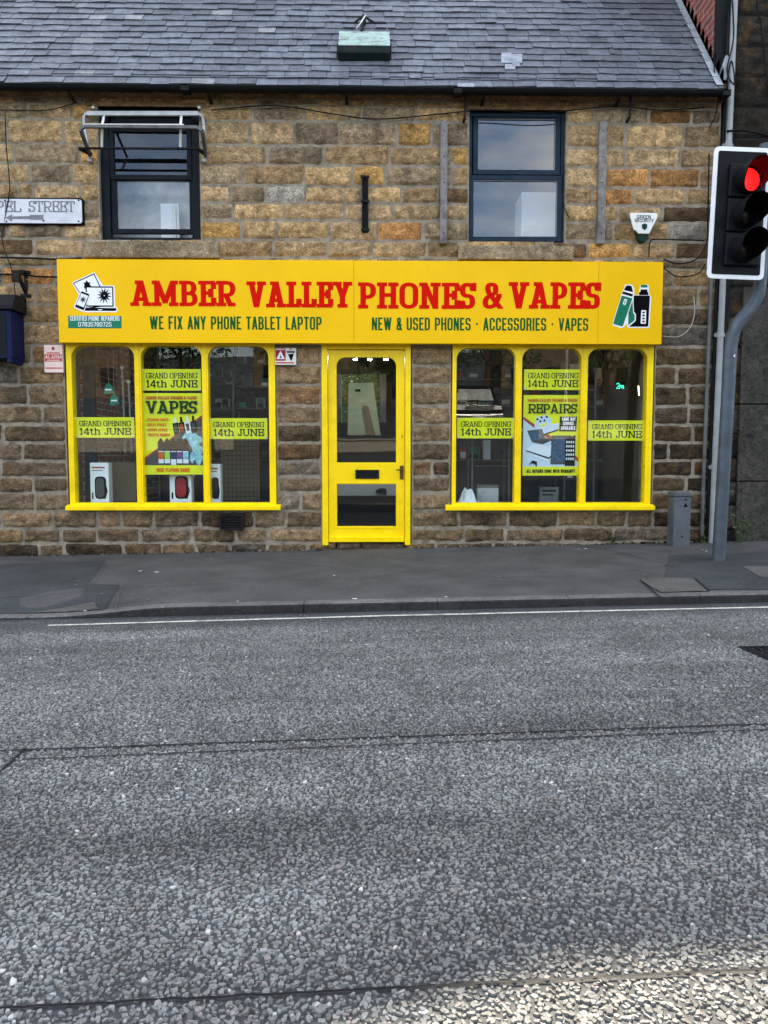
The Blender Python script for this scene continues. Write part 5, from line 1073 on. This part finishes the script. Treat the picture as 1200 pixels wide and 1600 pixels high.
cable([(1014, 402, -.05), (1016, 378, -.05), (1030, 374, -.05), (1100, 376, -.05)], 0.006, M_wire, 'black cable running right under the alarm box')
# roof floodlight
LYF = 0.02; t = thing('floodlight', (at(569, 92, 0.1)[0], 0.2, at(569, 92, 0.1)[1]), 'rusty pale green floodlight hung over the slate roof', 'floodlight')
x0, x1 = at(528.5, 80, LYF)[0], at(609.5, 80, LYF)[0]; zA, zB, zC = at(569, 71.5, LYF)[1], at(569, 82, LYF)[1], at(569, 92, LYF+0.02)[1]
zt_ = zA+0.02; yb_ = 0.34
zt_ = at(569, 50, yb_)[1]
mb = MB(); mb.mesh([(x, y, z) for x in (x0, x1) for y, z in ((LYF, zB), (LYF, zA), (yb_, zt_), (yb_+0.02, zC+0.18), (LYF+0.06, zC))], [(4, 3, 2, 1, 0), (5, 6, 7, 8, 9)]+[(i, (i+1) % 5, 5+(i+1) % 5, 5+i) for i in range(5)], M_dkgreen); obj('housing', mb, t, bevel=0.008)
mb = MB(); n_ = Vector((0, -(zt_-zA), (yb_-LYF))).normalized()*0.006; mb.mesh([Vector(p)+n_ for p in ((x0, LYF, zA), (x1, LYF, zA), (x1, yb_, zt_), (x0, yb_, zt_))]+[(x0, LYF, zA), (x1, LYF, zA), (x1, yb_, zt_), (x0, yb_, zt_)], [(0, 1, 2, 3), (4, 5, 1, 0), (5, 6, 2, 1), (7, 4, 0, 3)], M_verdi); obj('cover', mb, t)
mb = MB(); yk = 0.45; za = at(569, 36, yk)[1]
for xx in (x0+0.01, x1-0.02): mb.bar((xx, yb_, zt_), (xx, yk, za), 0.012, 0.012, M_dkalu)
mb.bar((x0, yk, za), (x1-0.01, yk, za), 0.012, 0.012, M_iron)
ap = roof_hit(568, 25, 0.1); mb.tube([(ap.x-0.1, yk, za), ap, (ap.x+0.12, yk, za)], 0.012, M_iron, 6); mb.tube([ap, (ap.x-0.02, yb_, zt_)], 0.02, M_iron, 6); mb.tube([ap+Vector((0, 0.2, -0.15)), ap], 0.025, M_iron, 6)
obj('hanger', mb, t)
mb = MB(); mb.tube([ap+Vector((0.02, -0.03, -0.01)), (ap.x-0.02, yb_-0.04, zt_+0.08), (ap.x-0.07, yb_-0.05, zt_+0.01)], 0.007, M_white, 6); obj('cord', mb, t)
for xx in (x0-0.008, x1+0.008): mb = MB(); mb.box(xx-0.008, xx+0.008, 0.1, 0.2, zB-0.06, zA+0.06, M_iron); obj('side_lug', mb, t, bevel=0.003)

# ================================================================== RIGHT: NEIGHBOUR, PIPES, CABINET, SIGNAL
NX = 3.47; nb = thing('neighbour_building', (NX+2, 0.1, 0), 'taller soot-blackened stone building with a red brick flank at the right', 'building')
mb = MB(); tint = []
def npal(z, x): c = np.array(srgb(74, 68, 60)[:3])*rng.uniform(0.4, 1.0); return c if rng.random() > 0.2 else np.array(srgb(112, 104, 92)[:3])*rng.uniform(0.7, 1)
ncz = [-0.5, -0.1, 0.2, 0.46, 0.7, 0.95, 1.2, 1.5, 1.8]+list(np.arange(2.1, 9.0, 0.3))
course_wall(mb, tint, NX+0.12, 8.0, ncz, [], 0.03, npal, 0.35, 0.8, mat=M_sooty)
mb.box(NX+0.02, 8.0, 0.036, 7.5, -0.6, 9.0, M_gutter); tint += [(0.02, 0.02, 0.02, 1)]*8; mb.tint = tint
obj('wall', mb, nb)
mb = MB(); NF = NX-0.095; mb.box(NF, NF+0.095, 0.06, 7.4, 4.55, 9.0, M_redbrick); mb.box(NF-0.004, NX+0.11, 0.01, 0.058, 4.7, 9.0, M_gutter); obj('flank_wall', mb, nb)
mb = MB(); mb.mesh([(NX-0.3, -0.3, 9.0), (8.3, -0.3, 9.0), (8.3, 4.0, 12.0), (NX-0.3, 4.0, 12.0), (8.3, 8.2, 9.0), (NX-0.3, 8.2, 9.0)], [(0, 1, 2, 3), (3, 2, 4, 5)], M_under); obj('roof', mb, nb)
q = rect(1158, 440, 1300, 850, -0.06); mb = MB()
for a, b in ((0.0, 0.95), (0.96, 1.75), (1.76, 2.95)): mb.box(q[0], q[0]+2.5, -0.03, 0.0, q[2]+a-0.3+0.002, q[2]+b-0.3, M_granite)
obj('granite_cladding', mb, nb, bevel=0.004)
# stepped lead flashing along the verge
mb = MB(); tt = 0.05
while tt < 4.2:
    a = roofp(tt, 0.03); b = roofp(tt+0.16, 0.03); x_ = NX-0.101
    mb.mesh([(x_-0.07, *roofp(tt, 0.034)), (x_, *roofp(tt, 0.034)), (x_, *roofp(tt+0.158, 0.034)), (x_-0.07, *roofp(tt+0.158, 0.03))], [(0, 1, 2, 3)], M_lead)
    mb.mesh([(x_, a[0], a[1]), (x_, b[0], b[1]), (x_, a[0]+0.02, b[1]+0.06), (x_, a[0], a[1]+0.13)], [(0, 1, 2, 3), (3, 2, 1, 0)], M_lead); tt += 0.16
tag(obj('lead_flashing', mb, shop))
# pipes
def pipe(pts, r, mat, name, label, cat='pipe', rings=()):
    P = [(at(a, b, y)[0], y, at(a, b, y)[1]) for a, b, y in pts]; t = thing(name, P[-1], label, cat); mb = MB(); mb.tube(P, r, mat, 12); obj('pipe', mb, t)
    for a, b in rings:
        p0, p1 = Vector(P[0]), Vector(P[-1]); k = p0.lerp(p1, a); mb = MB(); mb.tube([k+Vector((0, 0, b)), k-Vector((0, 0, b))], r*1.18, mat, 12); mb.box(k.x-r*1.7, k.x+r*1.7, k.y+r*0.3, k.y+r*1.6, k.z-b*0.6, k.z+b*0.6, mat); obj('bracket', mb, t)
pipe([(1150.5, -60, -.07), (1132, 380, -.07), (1111, 862, -.07)], 0.031, M_pipe, 'downpipe', 'tall weathered white downpipe between the two buildings', 'downpipe', ((.3, .03), (.62, .03), (.85, .03)))
pipe([(1116, 300, -.05), (1096, 838, -.05)], 0.02, M_dkalu, 'conduit', 'thin brownish grey conduit left of the white downpipe', 'conduit', ((.5, .015), (.9, .015)))
pipe([(1140, 20, -.03), (1126, 300, -.03), (1104, 850, -.03)], 0.018, M_iron, 'conduit', 'thin black conduit just left of the white downpipe', 'conduit', ((.6, .015),))
cable([(1144, 0, -.1), (1146, 60, -.1), (1136, 110, -.1), (1148, 132, -.1), (1143, 95, -.1), (1136, 130, -.1), (1133, 200, -.1)], 0.007, M_wire, 'black cable looped beside the white downpipe near the roof end')
cable([(1136, 205, -.1), (1170, 205, -.1), (1240, 222, -.1)], 0.012, M_wire, 'thick black cable running right behind the traffic light head')
cable([(1126, 0, .05), (1118, 60, 0), (1116, 110, -.05), (1122, 150, -.1), (1118, 180, -.08), (1108, 200, -.05)], 0.006, M_wire, 'black cable dropping from the brick flank past the gutter end')
cable([(1182, 0, .0), (1192, 60, .0), (1202, 160, .0)], 0.005, M_wire, 'thin black cable across the blackened stone')
q = rect(1116, 92, 1142, 142, -.04); mb = MB(); mb.prism([(q[0], q[2]), (q[0]+0.08, q[2]-0.04), (q[1], q[3]), (q[1]-0.06, q[3]+0.03)], -0.06, -0.02, M_lead); tag(obj('lead_apron', mb, shop, bevel=0.004))
# grey feeder pillar
PY = -0.28; x0, x1, z0, z1 = rect(1052.5, 769, 1079.5, 857, PY); gzc = pave_z(2.9, PY); t = thing('feeder_pillar', ((x0+x1)/2, PY+0.09, gzc), 'small grey metal feeder pillar standing against the wall', 'cabinet')
mb = MB(); mb.box(x0, x1, PY, PY+0.17, gzc-0.05, z1-0.05, M_cab); obj('case', mb, t, bevel=0.012)
mb = MB(); mb.box(x0-0.004, x1+0.004, PY-0.004, PY+0.174, z1-0.048, z1, M_cab); obj('lid', mb, t, bevel=0.01)
c = (x0+x1)/2
for xx, zz in ((c+0.03, z1-0.075), (c, gzc+0.1)): mb = MB(); mb.tube([(xx, PY-0.006, zz), (xx, PY, zz)], 0.009, M_iron, 8); obj('screw', mb, t)
mb = MB(); Plane(mb, PY-0.0006).poly([(c+0.008, z1-0.15), (c+0.052, z1-0.15), (c+0.03, z1-0.108)], M_blk); obj('warning_mark', mb, t)
# traffic signal (pole and head lean a little)
SYY = -1.22; bx, by_ = 2.985, SYY; bz = pave_z(bx, by_)
sig = thing('traffic_light', (bx, by_, bz), 'traffic light showing red on a cranked grey pole, white bordered black board', 'traffic light')
q = lambda px, py, y=SYY: Vector((at(px, py, y)[0], y, at(px, py, y)[1]))
pb, pk, pt = q(1122.5, 878), q(1141.5, 548), None
crank = [pb, pb.lerp(pk, .5), pk, q(1144.5, 524), q(1152, 506), q(1166, 490), q(1178, 474), q(1185, 458), q(1188, 440), q(1193, 330), q(1197, 226)]
mb = MB(); mb.tube([pb-Vector((0, 0, 0.05))]+crank, 0.057, M_galv, 20); obj('pole', mb, sig)
mb = MB(); mb.tube([pb+Vector((0, 0, -0.02)), pb+Vector((0, 0, 0.012)), pb+Vector((0, 0, 0.016))], [0.1, 0.09, 0.058], M_conc, 20); obj('pole_base', mb, sig)
mb = MB(); p = Plane(mb, SYY-0.062); k = q(1142, 557); p.rrect(k.x-0.016, k.z-0.02, k.x+0.016, k.z+0.02, 0.005, M_pgrey); p.text('4', k.x-0.009, k.x+0.009, k.z-0.014, 0.028, M_wht, 'sans', .18); obj('number_sticker', mb, sig)
HY = -1.40                                              # face of the backing board
c00, c10, c11, c01 = [Vector(at(*p, HY)) for p in ((1104, 434.5), (1194, 437.5), (1206, 232), (1117.5, 227.5))]
ax = ((c10-c00)+(c11-c01)).normalized(); az = ((c01-c00)+(c11-c10)).normalized(); az = Vector((-ax.y, ax.x)) if False else az
ctr = (c00+c10+c11+c01)/4; BW, BH = ((c10-c00).length+(c11-c01).length)/2, ((c01-c00).length+(c11-c10).length)/2
ang = -math.atan2(az.x, az.y); ax = Vector((math.cos(ang), math.sin(ang))); az = Vector((-math.sin(ang), math.cos(ang)))
HP = lambda u, v, y: Vector((ctr.x+ax.x*u+az.x*v, y, ctr.y+ax.y*u+az.y*v))
def hpoly(mb, pts, y0, y1, mat): mb.prism([(HP(a, b, 0).x, HP(a, b, 0).z) for a, b in pts], y0, y1, mat)
rr = lambda w_, h_, r: rpath([(-w_, -h_), (w_, -h_), (w_, h_), (-w_, h_)], r*1.6, True)[:-1]
mb = MB(); hpoly(mb, rr(BW/2, BH/2, 0.03), HY+0.003, HY+0.012, M_bwhite); obj('backing_board', mb, sig)
mb = MB(); e = 0.036; hpoly(mb, rr(BW/2-e, BH/2-e, 0.012), HY, HY+0.0025, M_board)
obj('board_face', mb, sig)
LS = 0.282; LU = 0.035
mb = MB()
for i in (1, 0, -1): hpoly(mb, [(LU-0.15, i*LS-LS/2+0.004+(-0.02)), (LU+0.15, i*LS-LS/2+0.004-0.02), (LU+0.15, i*LS+LS/2-0.004-0.02), (LU-0.15, i*LS+LS/2-0.004-0.02)], HY-0.035, HY-0.0005, M_board)
hpoly(mb, [(-0.13, -BH/2+0.05), (0.13, -BH/2+0.05), (0.13, BH/2-0.05), (-0.13, BH/2-0.05)], HY+0.013, HY+0.12, M_board)
obj('signal_head', mb, sig, bevel=0.012)
for i in (1, 0, -1):
    cu, cv = LU, i*LS-0.02; n = 28; mb = MB()
    for (ra, rb_, fl) in ((0.116, 0.112, 1), (0.112, 0.108, -1)):
        vs = []
        for k in range(n+1):
            a = 2*math.pi*k/n; low = max(0, -math.sin(a)); yl = HY-0.036-0.225*(1-0.72*low**1.2)-(0.03*max(0, math.sin(a)))
            vs.append(HP(cu+ra*math.cos(a), cv+ra*math.sin(a), HY-0.034)); vs.append(HP(cu+rb_*math.cos(a), cv+rb_*math.sin(a), yl))
        mb.mesh(vs, [((2*k, 2*k+1, 2*k+3, 2*k+2) if fl > 0 else (2*k+2, 2*k+3, 2*k+1, 2*k)) for k in range(n)], M_board, True)
    vi = obj('visor', mb, sig)
    mb = MB(); vs = [HP(cu, cv, HY-0.062)]
    for rr_, yy in ((0.06, HY-0.055), (0.1, HY-0.038)):
        for k in range(n): a = 2*math.pi*k/n; vs.append(HP(cu+rr_*math.cos(a), cv+rr_*math.sin(a), yy))
    m = M_redlamp if i == 1 else M_lens
    mb.mesh(vs, [(0, 1+(k+1) % n, 1+k) for k in range(n)]+[(1+k, 1+(k+1) % n, 1+n+(k+1) % n, 1+n+k) for k in range(n)], m, True); l_ = obj('lens', mb, sig)
    if i == 1: l_['label'] = 'lit red lens'
for v in (0.3, -0.3): mb = MB(); mb.tube([HP(0.05, v, HY+0.1), (q(1192, 330).x, SYY, HP(0.05, v, 0).z)], 0.02, M_galv, 8); obj('mounting_arm', mb, sig)
# gully grating at the right edge of the road
P4 = [gl(1152, 1011.5), gl(1290, 1008), gl(1330, 1044), gl(1218, 1040)]; cxg = sum(p[0] for p in P4)/4; cyg = sum(p[1] for p in P4)/4
zr = lambda x, y: road_z(x, y); t = thing('drain_grating', (cxg, cyg, zr(cxg, cyg)), 'dark iron drain grating at the right edge of the road', 'drain grating')
B = lambda u, v: tuple(np.array(P4[0])*(1-u)*(1-v)+np.array(P4[1])*u*(1-v)+np.array(P4[2])*u*v+np.array(P4[3])*(1-u)*v)
def slab(mb, u0, u1, v0, v1, h0, h1, mat):
    c = [B(u0, v0), B(u1, v0), B(u1, v1), B(u0, v1)]; A_ = sum(c[i-1][0]*c[i][1]-c[i][0]*c[i-1][1] for i in range(4)); c = c if A_ > 0 else c[::-1]
    vs = [(x, y, zr(x, y)+h0) for x, y in c]+[(x, y, zr(x, y)+h1) for x, y in c]; mb.mesh(vs, [(3, 2, 1, 0), (4, 5, 6, 7)]+[(i, (i+1) % 4, 4+(i+1) % 4, 4+i) for i in range(4)], mat)
mb = MB(); slab(mb, 0, 1, 0, .06, .0, .009, M_iron); slab(mb, 0, 1, .94, 1, .0, .009, M_iron); slab(mb, 0, .05, .06, .94, .0, .009, M_iron); slab(mb, .95, 1, .06, .94, .0, .009, M_iron); obj('frame', mb, t)
mb = MB(); slab(mb, .05, .95, .06, .94, .0035, .005, M_gutter)
for i in range(9): slab(mb, .06+.1*i, .12+.1*i, .07, .93, .0052, .0085, M_iron)
obj('grate', mb, t)

# ---- weeds and litter
def weed(px, py, y, h, n, label):
    x, z = at(px, py, y); z = pave_z(x, y); mb = MB()
    for i in range(n):
        a = rng.random()*6.28; ln = h*rng.uniform(0.5, 1.1); tip = Vector((x+math.cos(a)*ln*0.45, y+math.sin(a)*ln*0.3, z+ln)); b0 = Vector((x+rng.normal(0, .01), y+rng.normal(0, .01), z))
        mid = b0.lerp(tip, 0.55)+Vector((0, 0, ln*0.12)); mb.tube([b0, mid, tip], [0.003, 0.002, 0.001], M_leaf2, 5, False)
        for k in range(5):
            c = b0.lerp(tip, 0.3+0.16*k)+Vector((0, 0, ln*0.06)); d = Vector((rng.normal(), rng.normal()*0.6, rng.normal()*0.5)).normalized(); s = d.cross(Vector((rng.normal(), rng.normal(), 1))).normalized(); l = 0.035*rng.uniform(.6, 1.3)
            mb.face([c, c+d*l*0.5+s*l*0.28, c+d*l, c+d*l*0.5-s*l*0.28], M_leaf2)
    return piece('weed', mb, label, 'weed')
weed(1155, 868, -0.12, 0.3, 10, 'leafy green weed at the foot of the wall right of the signal pole'); weed(1096, 855, -0.06, 0.1, 6, 'small weed between the feeder pillar and the pipes'); weed(957, 862, -0.03, 0.12, 6, 'small dark weed at the foot of the wall under the right shop window')
mb = MB(); 
for px, py in ((357, 870), (358, 873), (245, 895), (219, 893), (522, 900), (96, 967), (353, 963), (701, 941), (552, 957), (915, 858), (905, 859), (1097, 860), (1104, 862), (330, 874)):
    x, y = pv(px, py); y = max(min(y, -0.08), -2.6); s = rng.uniform(0.006, 0.02); a = rng.random()*3; z = pave_z(x, y)
    mb.mesh([(x+s*math.cos(a+k*1.57)*(1+0.4*(k % 2)), y+s*math.sin(a+k*1.57), z+0.005+0.004*rng.random()) for k in range(4)], [(0, 1, 2, 3)], M_wht)
tag(obj('litter', mb), 'scattered white paper scraps on the pavement', 'litter', kind='stuff')
mb = MB(); M_gum = paint('trodden_gum', srgb(108, 106, 102), 0.8)
for i in range(70):
    x, y = rng.uniform(-4, 4), rng.uniform(-2.5, -0.15); s = rng.uniform(0.006, 0.016); z = pave_z(x, y)+0.0055
    mb.face([(x+s*math.cos(a)*rng.uniform(.8, 1.2), y+s*math.sin(a)*rng.uniform(.8, 1.2), z) for a in np.linspace(0, 6.283, 9)[:8]], M_gum)
tag(obj('gum_spots', mb), 'flattened pale gum spots on the pavement', 'gum', kind='stuff')
for (x, y), (x2, y2) in (((-1.9, -0.2), (-0.4, -1.2)), ((0.9, -0.1), (1.5, -1.1)), ((2.2, -0.3), (2.5, -1.6))): band('pavement_joint', wob((x, y), (x2, y2), 26, 0.012), 0.005, pave_z, M_seal, 0.0045)
# rubble of soil and leaf scraps along the foot of the wall
mb = MB()
for i in range(420):
    x = rng.uniform(-4.2, 3.6); y = -0.02-abs(rng.normal(0, 0.035)); s = rng.uniform(0.004, 0.016)*(1.5 if x > 2.5 else 1); z = pave_z(x, y)
    if -0.65 < x < 0.35: continue
    vs = [(x+s*rng.uniform(.6, 1.3)*math.cos(a), y+s*math.sin(a), z+s*rng.uniform(0, .9)) for a in np.linspace(0, 6.28, 6)[:5]]+[(x, y, z+s*1.1)]
    mb.mesh(vs, [(k, (k+1) % 5, 5) for k in range(5)], (M_indark, M_mortar, M_bark, M_gutter)[rng.integers(4)])
tag(obj('soil_crumbs', mb), 'soil and grit gathered along the foot of the wall', 'grit', kind='stuff')

# ================================================================== ACROSS THE STREET (seen in the glass only)
def house(x0, x1, y, z, h, mat, label):
    t = thing('terraced_house', ((x0+x1)/2, y, z), label, 'house', 'houses across the street'); mb = MB(); mb.box(x0, x1, y-7, y, z-2, z+h, mat); obj('wall', mb, t)
    mb = MB(); mb.mesh([(x0-.2, y+.3, z+h-.1), (x1+.2, y+.3, z+h-.1), (x1+.2, y-3.5, z+h+2.6), (x0-.2, y-3.5, z+h+2.6), (x1+.2, y-7.3, z+h-.1), (x0-.2, y-7.3, z+h-.1)], [(1, 0, 3, 2), (3, 5, 4, 2)], M_under); obj('roof', mb, t)
    n = int((x1-x0)/2.4)
    for i in range(n):
        for zz in (0.8, 3.4):
            xx = x0+(i+.5)*(x1-x0)/n; mb = MB(); frame_rects(mb, xx-.55, xx+.55, z+zz, z+zz+1.4, y+.001, y+.06, .08, .08, .08, .08, M_dkalu); w_ = obj('window', mb, t); mb = MB(); mb.face([(xx+.47, y+.02, z+zz+.08), (xx-.47, y+.02, z+zz+.08), (xx-.47, y+.02, z+zz+1.32), (xx+.47, y+.02, z+zz+1.32)], M_lens); obj('pane', mb, w_)
M_oppo = paint('opposite_stone', srgb(104, 92, 72), 0.9, var=0.5, nscale=2)
house(-30, -16, -44, 2.6, 5.2, M_oppo, 'stone terrace across the street at the left'); house(-9, 3, -52, 3.4, 5.2, M_oppo, 'stone terrace across the street in the middle'); house(9, 26, -46, 2.9, 5.0, M_oppo, 'stone terrace across the street at the right')
def tree(x, y, z, h, label):
    t = thing('tree', (x, y, z), label, 'tree', 'trees across the street'); mb = MB(); mb.tube([(x, y, z-.3), (x+.1, y, z+h*.3), (x, y, z+h*.6)], [.22, .16, .08], M_bark, 8)
    for k in range(5): a = k*1.3; mb.tube([(x+.05, y, z+h*(.3+.05*k)), (x+math.cos(a)*h*.2, y+math.sin(a)*h*.2, z+h*(.5+.07*k))], [.07, .03], M_bark, 6)
    obj('trunk', mb, t); mb = MB()
    cl = [(rng.normal(0, h*.16), rng.normal(0, h*.16), h*rng.uniform(.4, .95)) for _ in range(26)]
    for c in cl:
        for k in range(90):
            d = Vector((rng.normal(), rng.normal(), rng.normal())).normalized()*rng.random()**.4*h*.13; p = Vector((x, y, z))+Vector(c)+d; a = Vector((rng.normal(), rng.normal(), rng.normal())).normalized(); b = a.orthogonal().normalized(); s = .11
            mb.face([p-a*s, p-b*s*.6, p+a*s, p+b*s*.6], M_leaf)
    obj('crown', mb, t)
tree(-4, -30, 1.6, 6.0, 'leafy tree across the street at the left'); tree(6.5, -36, 2.2, 6.2, 'leafy tree across the street at the right'); tree(-10, -33, 1.9, 6.4, 'leafy tree across the street, second from the left'); tree(1.0, -38, 2.3, 6.0, 'leafy tree across the street near the middle'); tree(12, -32, 1.9, 5.6, 'leafy tree across the street at the far right'); mb = MB()
for k in range(7000):
    p = Vector((rng.uniform(-3.2, 2.2), 9.4+abs(rng.normal(0, .35)), rng.uniform(-.2, 3.6))); a = Vector((rng.normal(), rng.normal(), rng.normal())).normalized(); b = a.orthogonal().normalized(); sz = rng.uniform(.04, .075); mb.face([p-a*sz, p-b*sz*.6, p+a*sz, p+b*sz*.6], M_leaf)
for xx in (-2.4, -1.2, 0, 1.2): mb.tube([(xx, 9.8, -.5), (xx+.1, 9.8, 3.2)], [.06, .02], M_bark, 6)
mb.box(-3.4, 2.4, 10.6, 10.8, -.5, 3.6, M_leaf)
tag(obj('hedge', mb), 'tall green hedge in the yard seen through the shop door glass', 'hedge')
# parked off-road car whose front shows in the right-hand window
def car(x, y, z):
    t = thing('parked_car', (x, y, z), 'dark off-road car parked across the street', 'car'); M_car = paint('car_dark', srgb(24, 26, 30), 0.25, 0.2); M_chr = paint('chrome', srgb(200, 202, 206), 0.2, 0.9); B_ = lambda mb, a, b, c, d, e, f, m: mb.box(x+a, x+b, y+c, y+d, z+e, z+f, m)
    mb = MB(); mb.mesh([(x+sx*w_, y+yy, z+zz) for sx in (-1, 1) for w_, yy, zz in ((.88, 0, .45), (.88, 0, .95), (.86, -1.1, 1.08), (.72, -1.6, 1.75), (.72, -4.2, 1.75), (.86, -4.4, 1.0), (.88, -4.4, .45))], [(6, 5, 4, 3, 2, 1, 0), (7, 8, 9, 10, 11, 12, 13)]+[(i, (i+1) % 7, 7+(i+1) % 7, 7+i) for i in range(7)], M_car); obj('body', mb, t, bevel=.05)
    for sx in (-1, 1):
        mb = MB(); B_(mb, sx*.68-.16, sx*.68+.16, .0, .03, .74, .9, M_wht); obj('headlight', mb, t, bevel=.02)
        for yy in (-.85, -3.5): mb = MB(); mb.tube([(x+sx*.72, y+yy, z+.37), (x+sx*.92, y+yy, z+.37)], .37, M_iron, 20); mb.tube([(x+sx*.9, y+yy, z+.37), (x+sx*.935, y+yy, z+.37)], .22, M_chr, 16); obj('wheel', mb, t)
    mb = MB(); B_(mb, -.46, .46, .0, .035, .72, .92, M_chr); obj('grille', mb, t, bevel=.01); mb = MB(); B_(mb, -.9, .9, .0, .14, .42, .6, M_chr); obj('bumper', mb, t, bevel=.04); mb = MB(); B_(mb, -.26, .26, .141, .15, .46, .57, M_wht); obj('number_plate', mb, t)
    mb = MB(); mb.mesh([(x-.7, y-1.115, z+1.13), (x+.7, y-1.115, z+1.13), (x+.62, y-1.56, z+1.69), (x-.62, y-1.56, z+1.69)], [(1, 0, 3, 2)], M_alu); obj('windscreen', mb, t)
car(4.0, -21, road_z(4, -21))
M_pale2 = paint('pale_render', srgb(160, 156, 146), 0.9, var=0.15, nscale=2)
for a, b, yy, hh, lb in ((-14, -4.5, -17, 0.55, 'low pale wall across the street at the left'), (-2.5, 2.2, -19, 0.4, 'low pale wall across the street in the middle'), (5.6, 13, -18, 0.6, 'low pale wall across the street at the right')):
    z = road_z(0, yy); mb = MB(); mb.box(a, b, yy-0.25, yy, z-0.5, z+hh, M_pale2).box(a-0.03, b+0.03, yy-0.29, yy+0.04, z+hh+0.002, z+hh+0.07, M_pale2); piece('garden_wall', mb, lb, 'wall', 'low walls across the street', bevel=0.01)
for xx, yy, lb in ((-5.2, -16, 'pale lamp post across the street at the left'), (-3.2, -22, 'pale lamp post across the street, second from the left'), (2.4, -17, 'pale lamp post across the street near the middle'), (7.0, -20, 'pale lamp post across the street at the right')):
    z = road_z(0, yy); mb = MB(); mb.tube([(xx, yy, z-0.2), (xx, yy, z+1.2), (xx, yy, z+1.22), (xx, yy, z+5.0), (xx, yy+0.2, z+5.25), (xx, yy+0.9, z+5.35)], [.09, .09, .055, .05, .045, .04], M_pale2, 10); mb.box(xx-0.1, xx+0.1, yy+0.85, yy+1.35, z+5.31, z+5.42, M_pale2); piece('lamp_post', mb, lb, 'lamp post', 'lamp posts across the street')
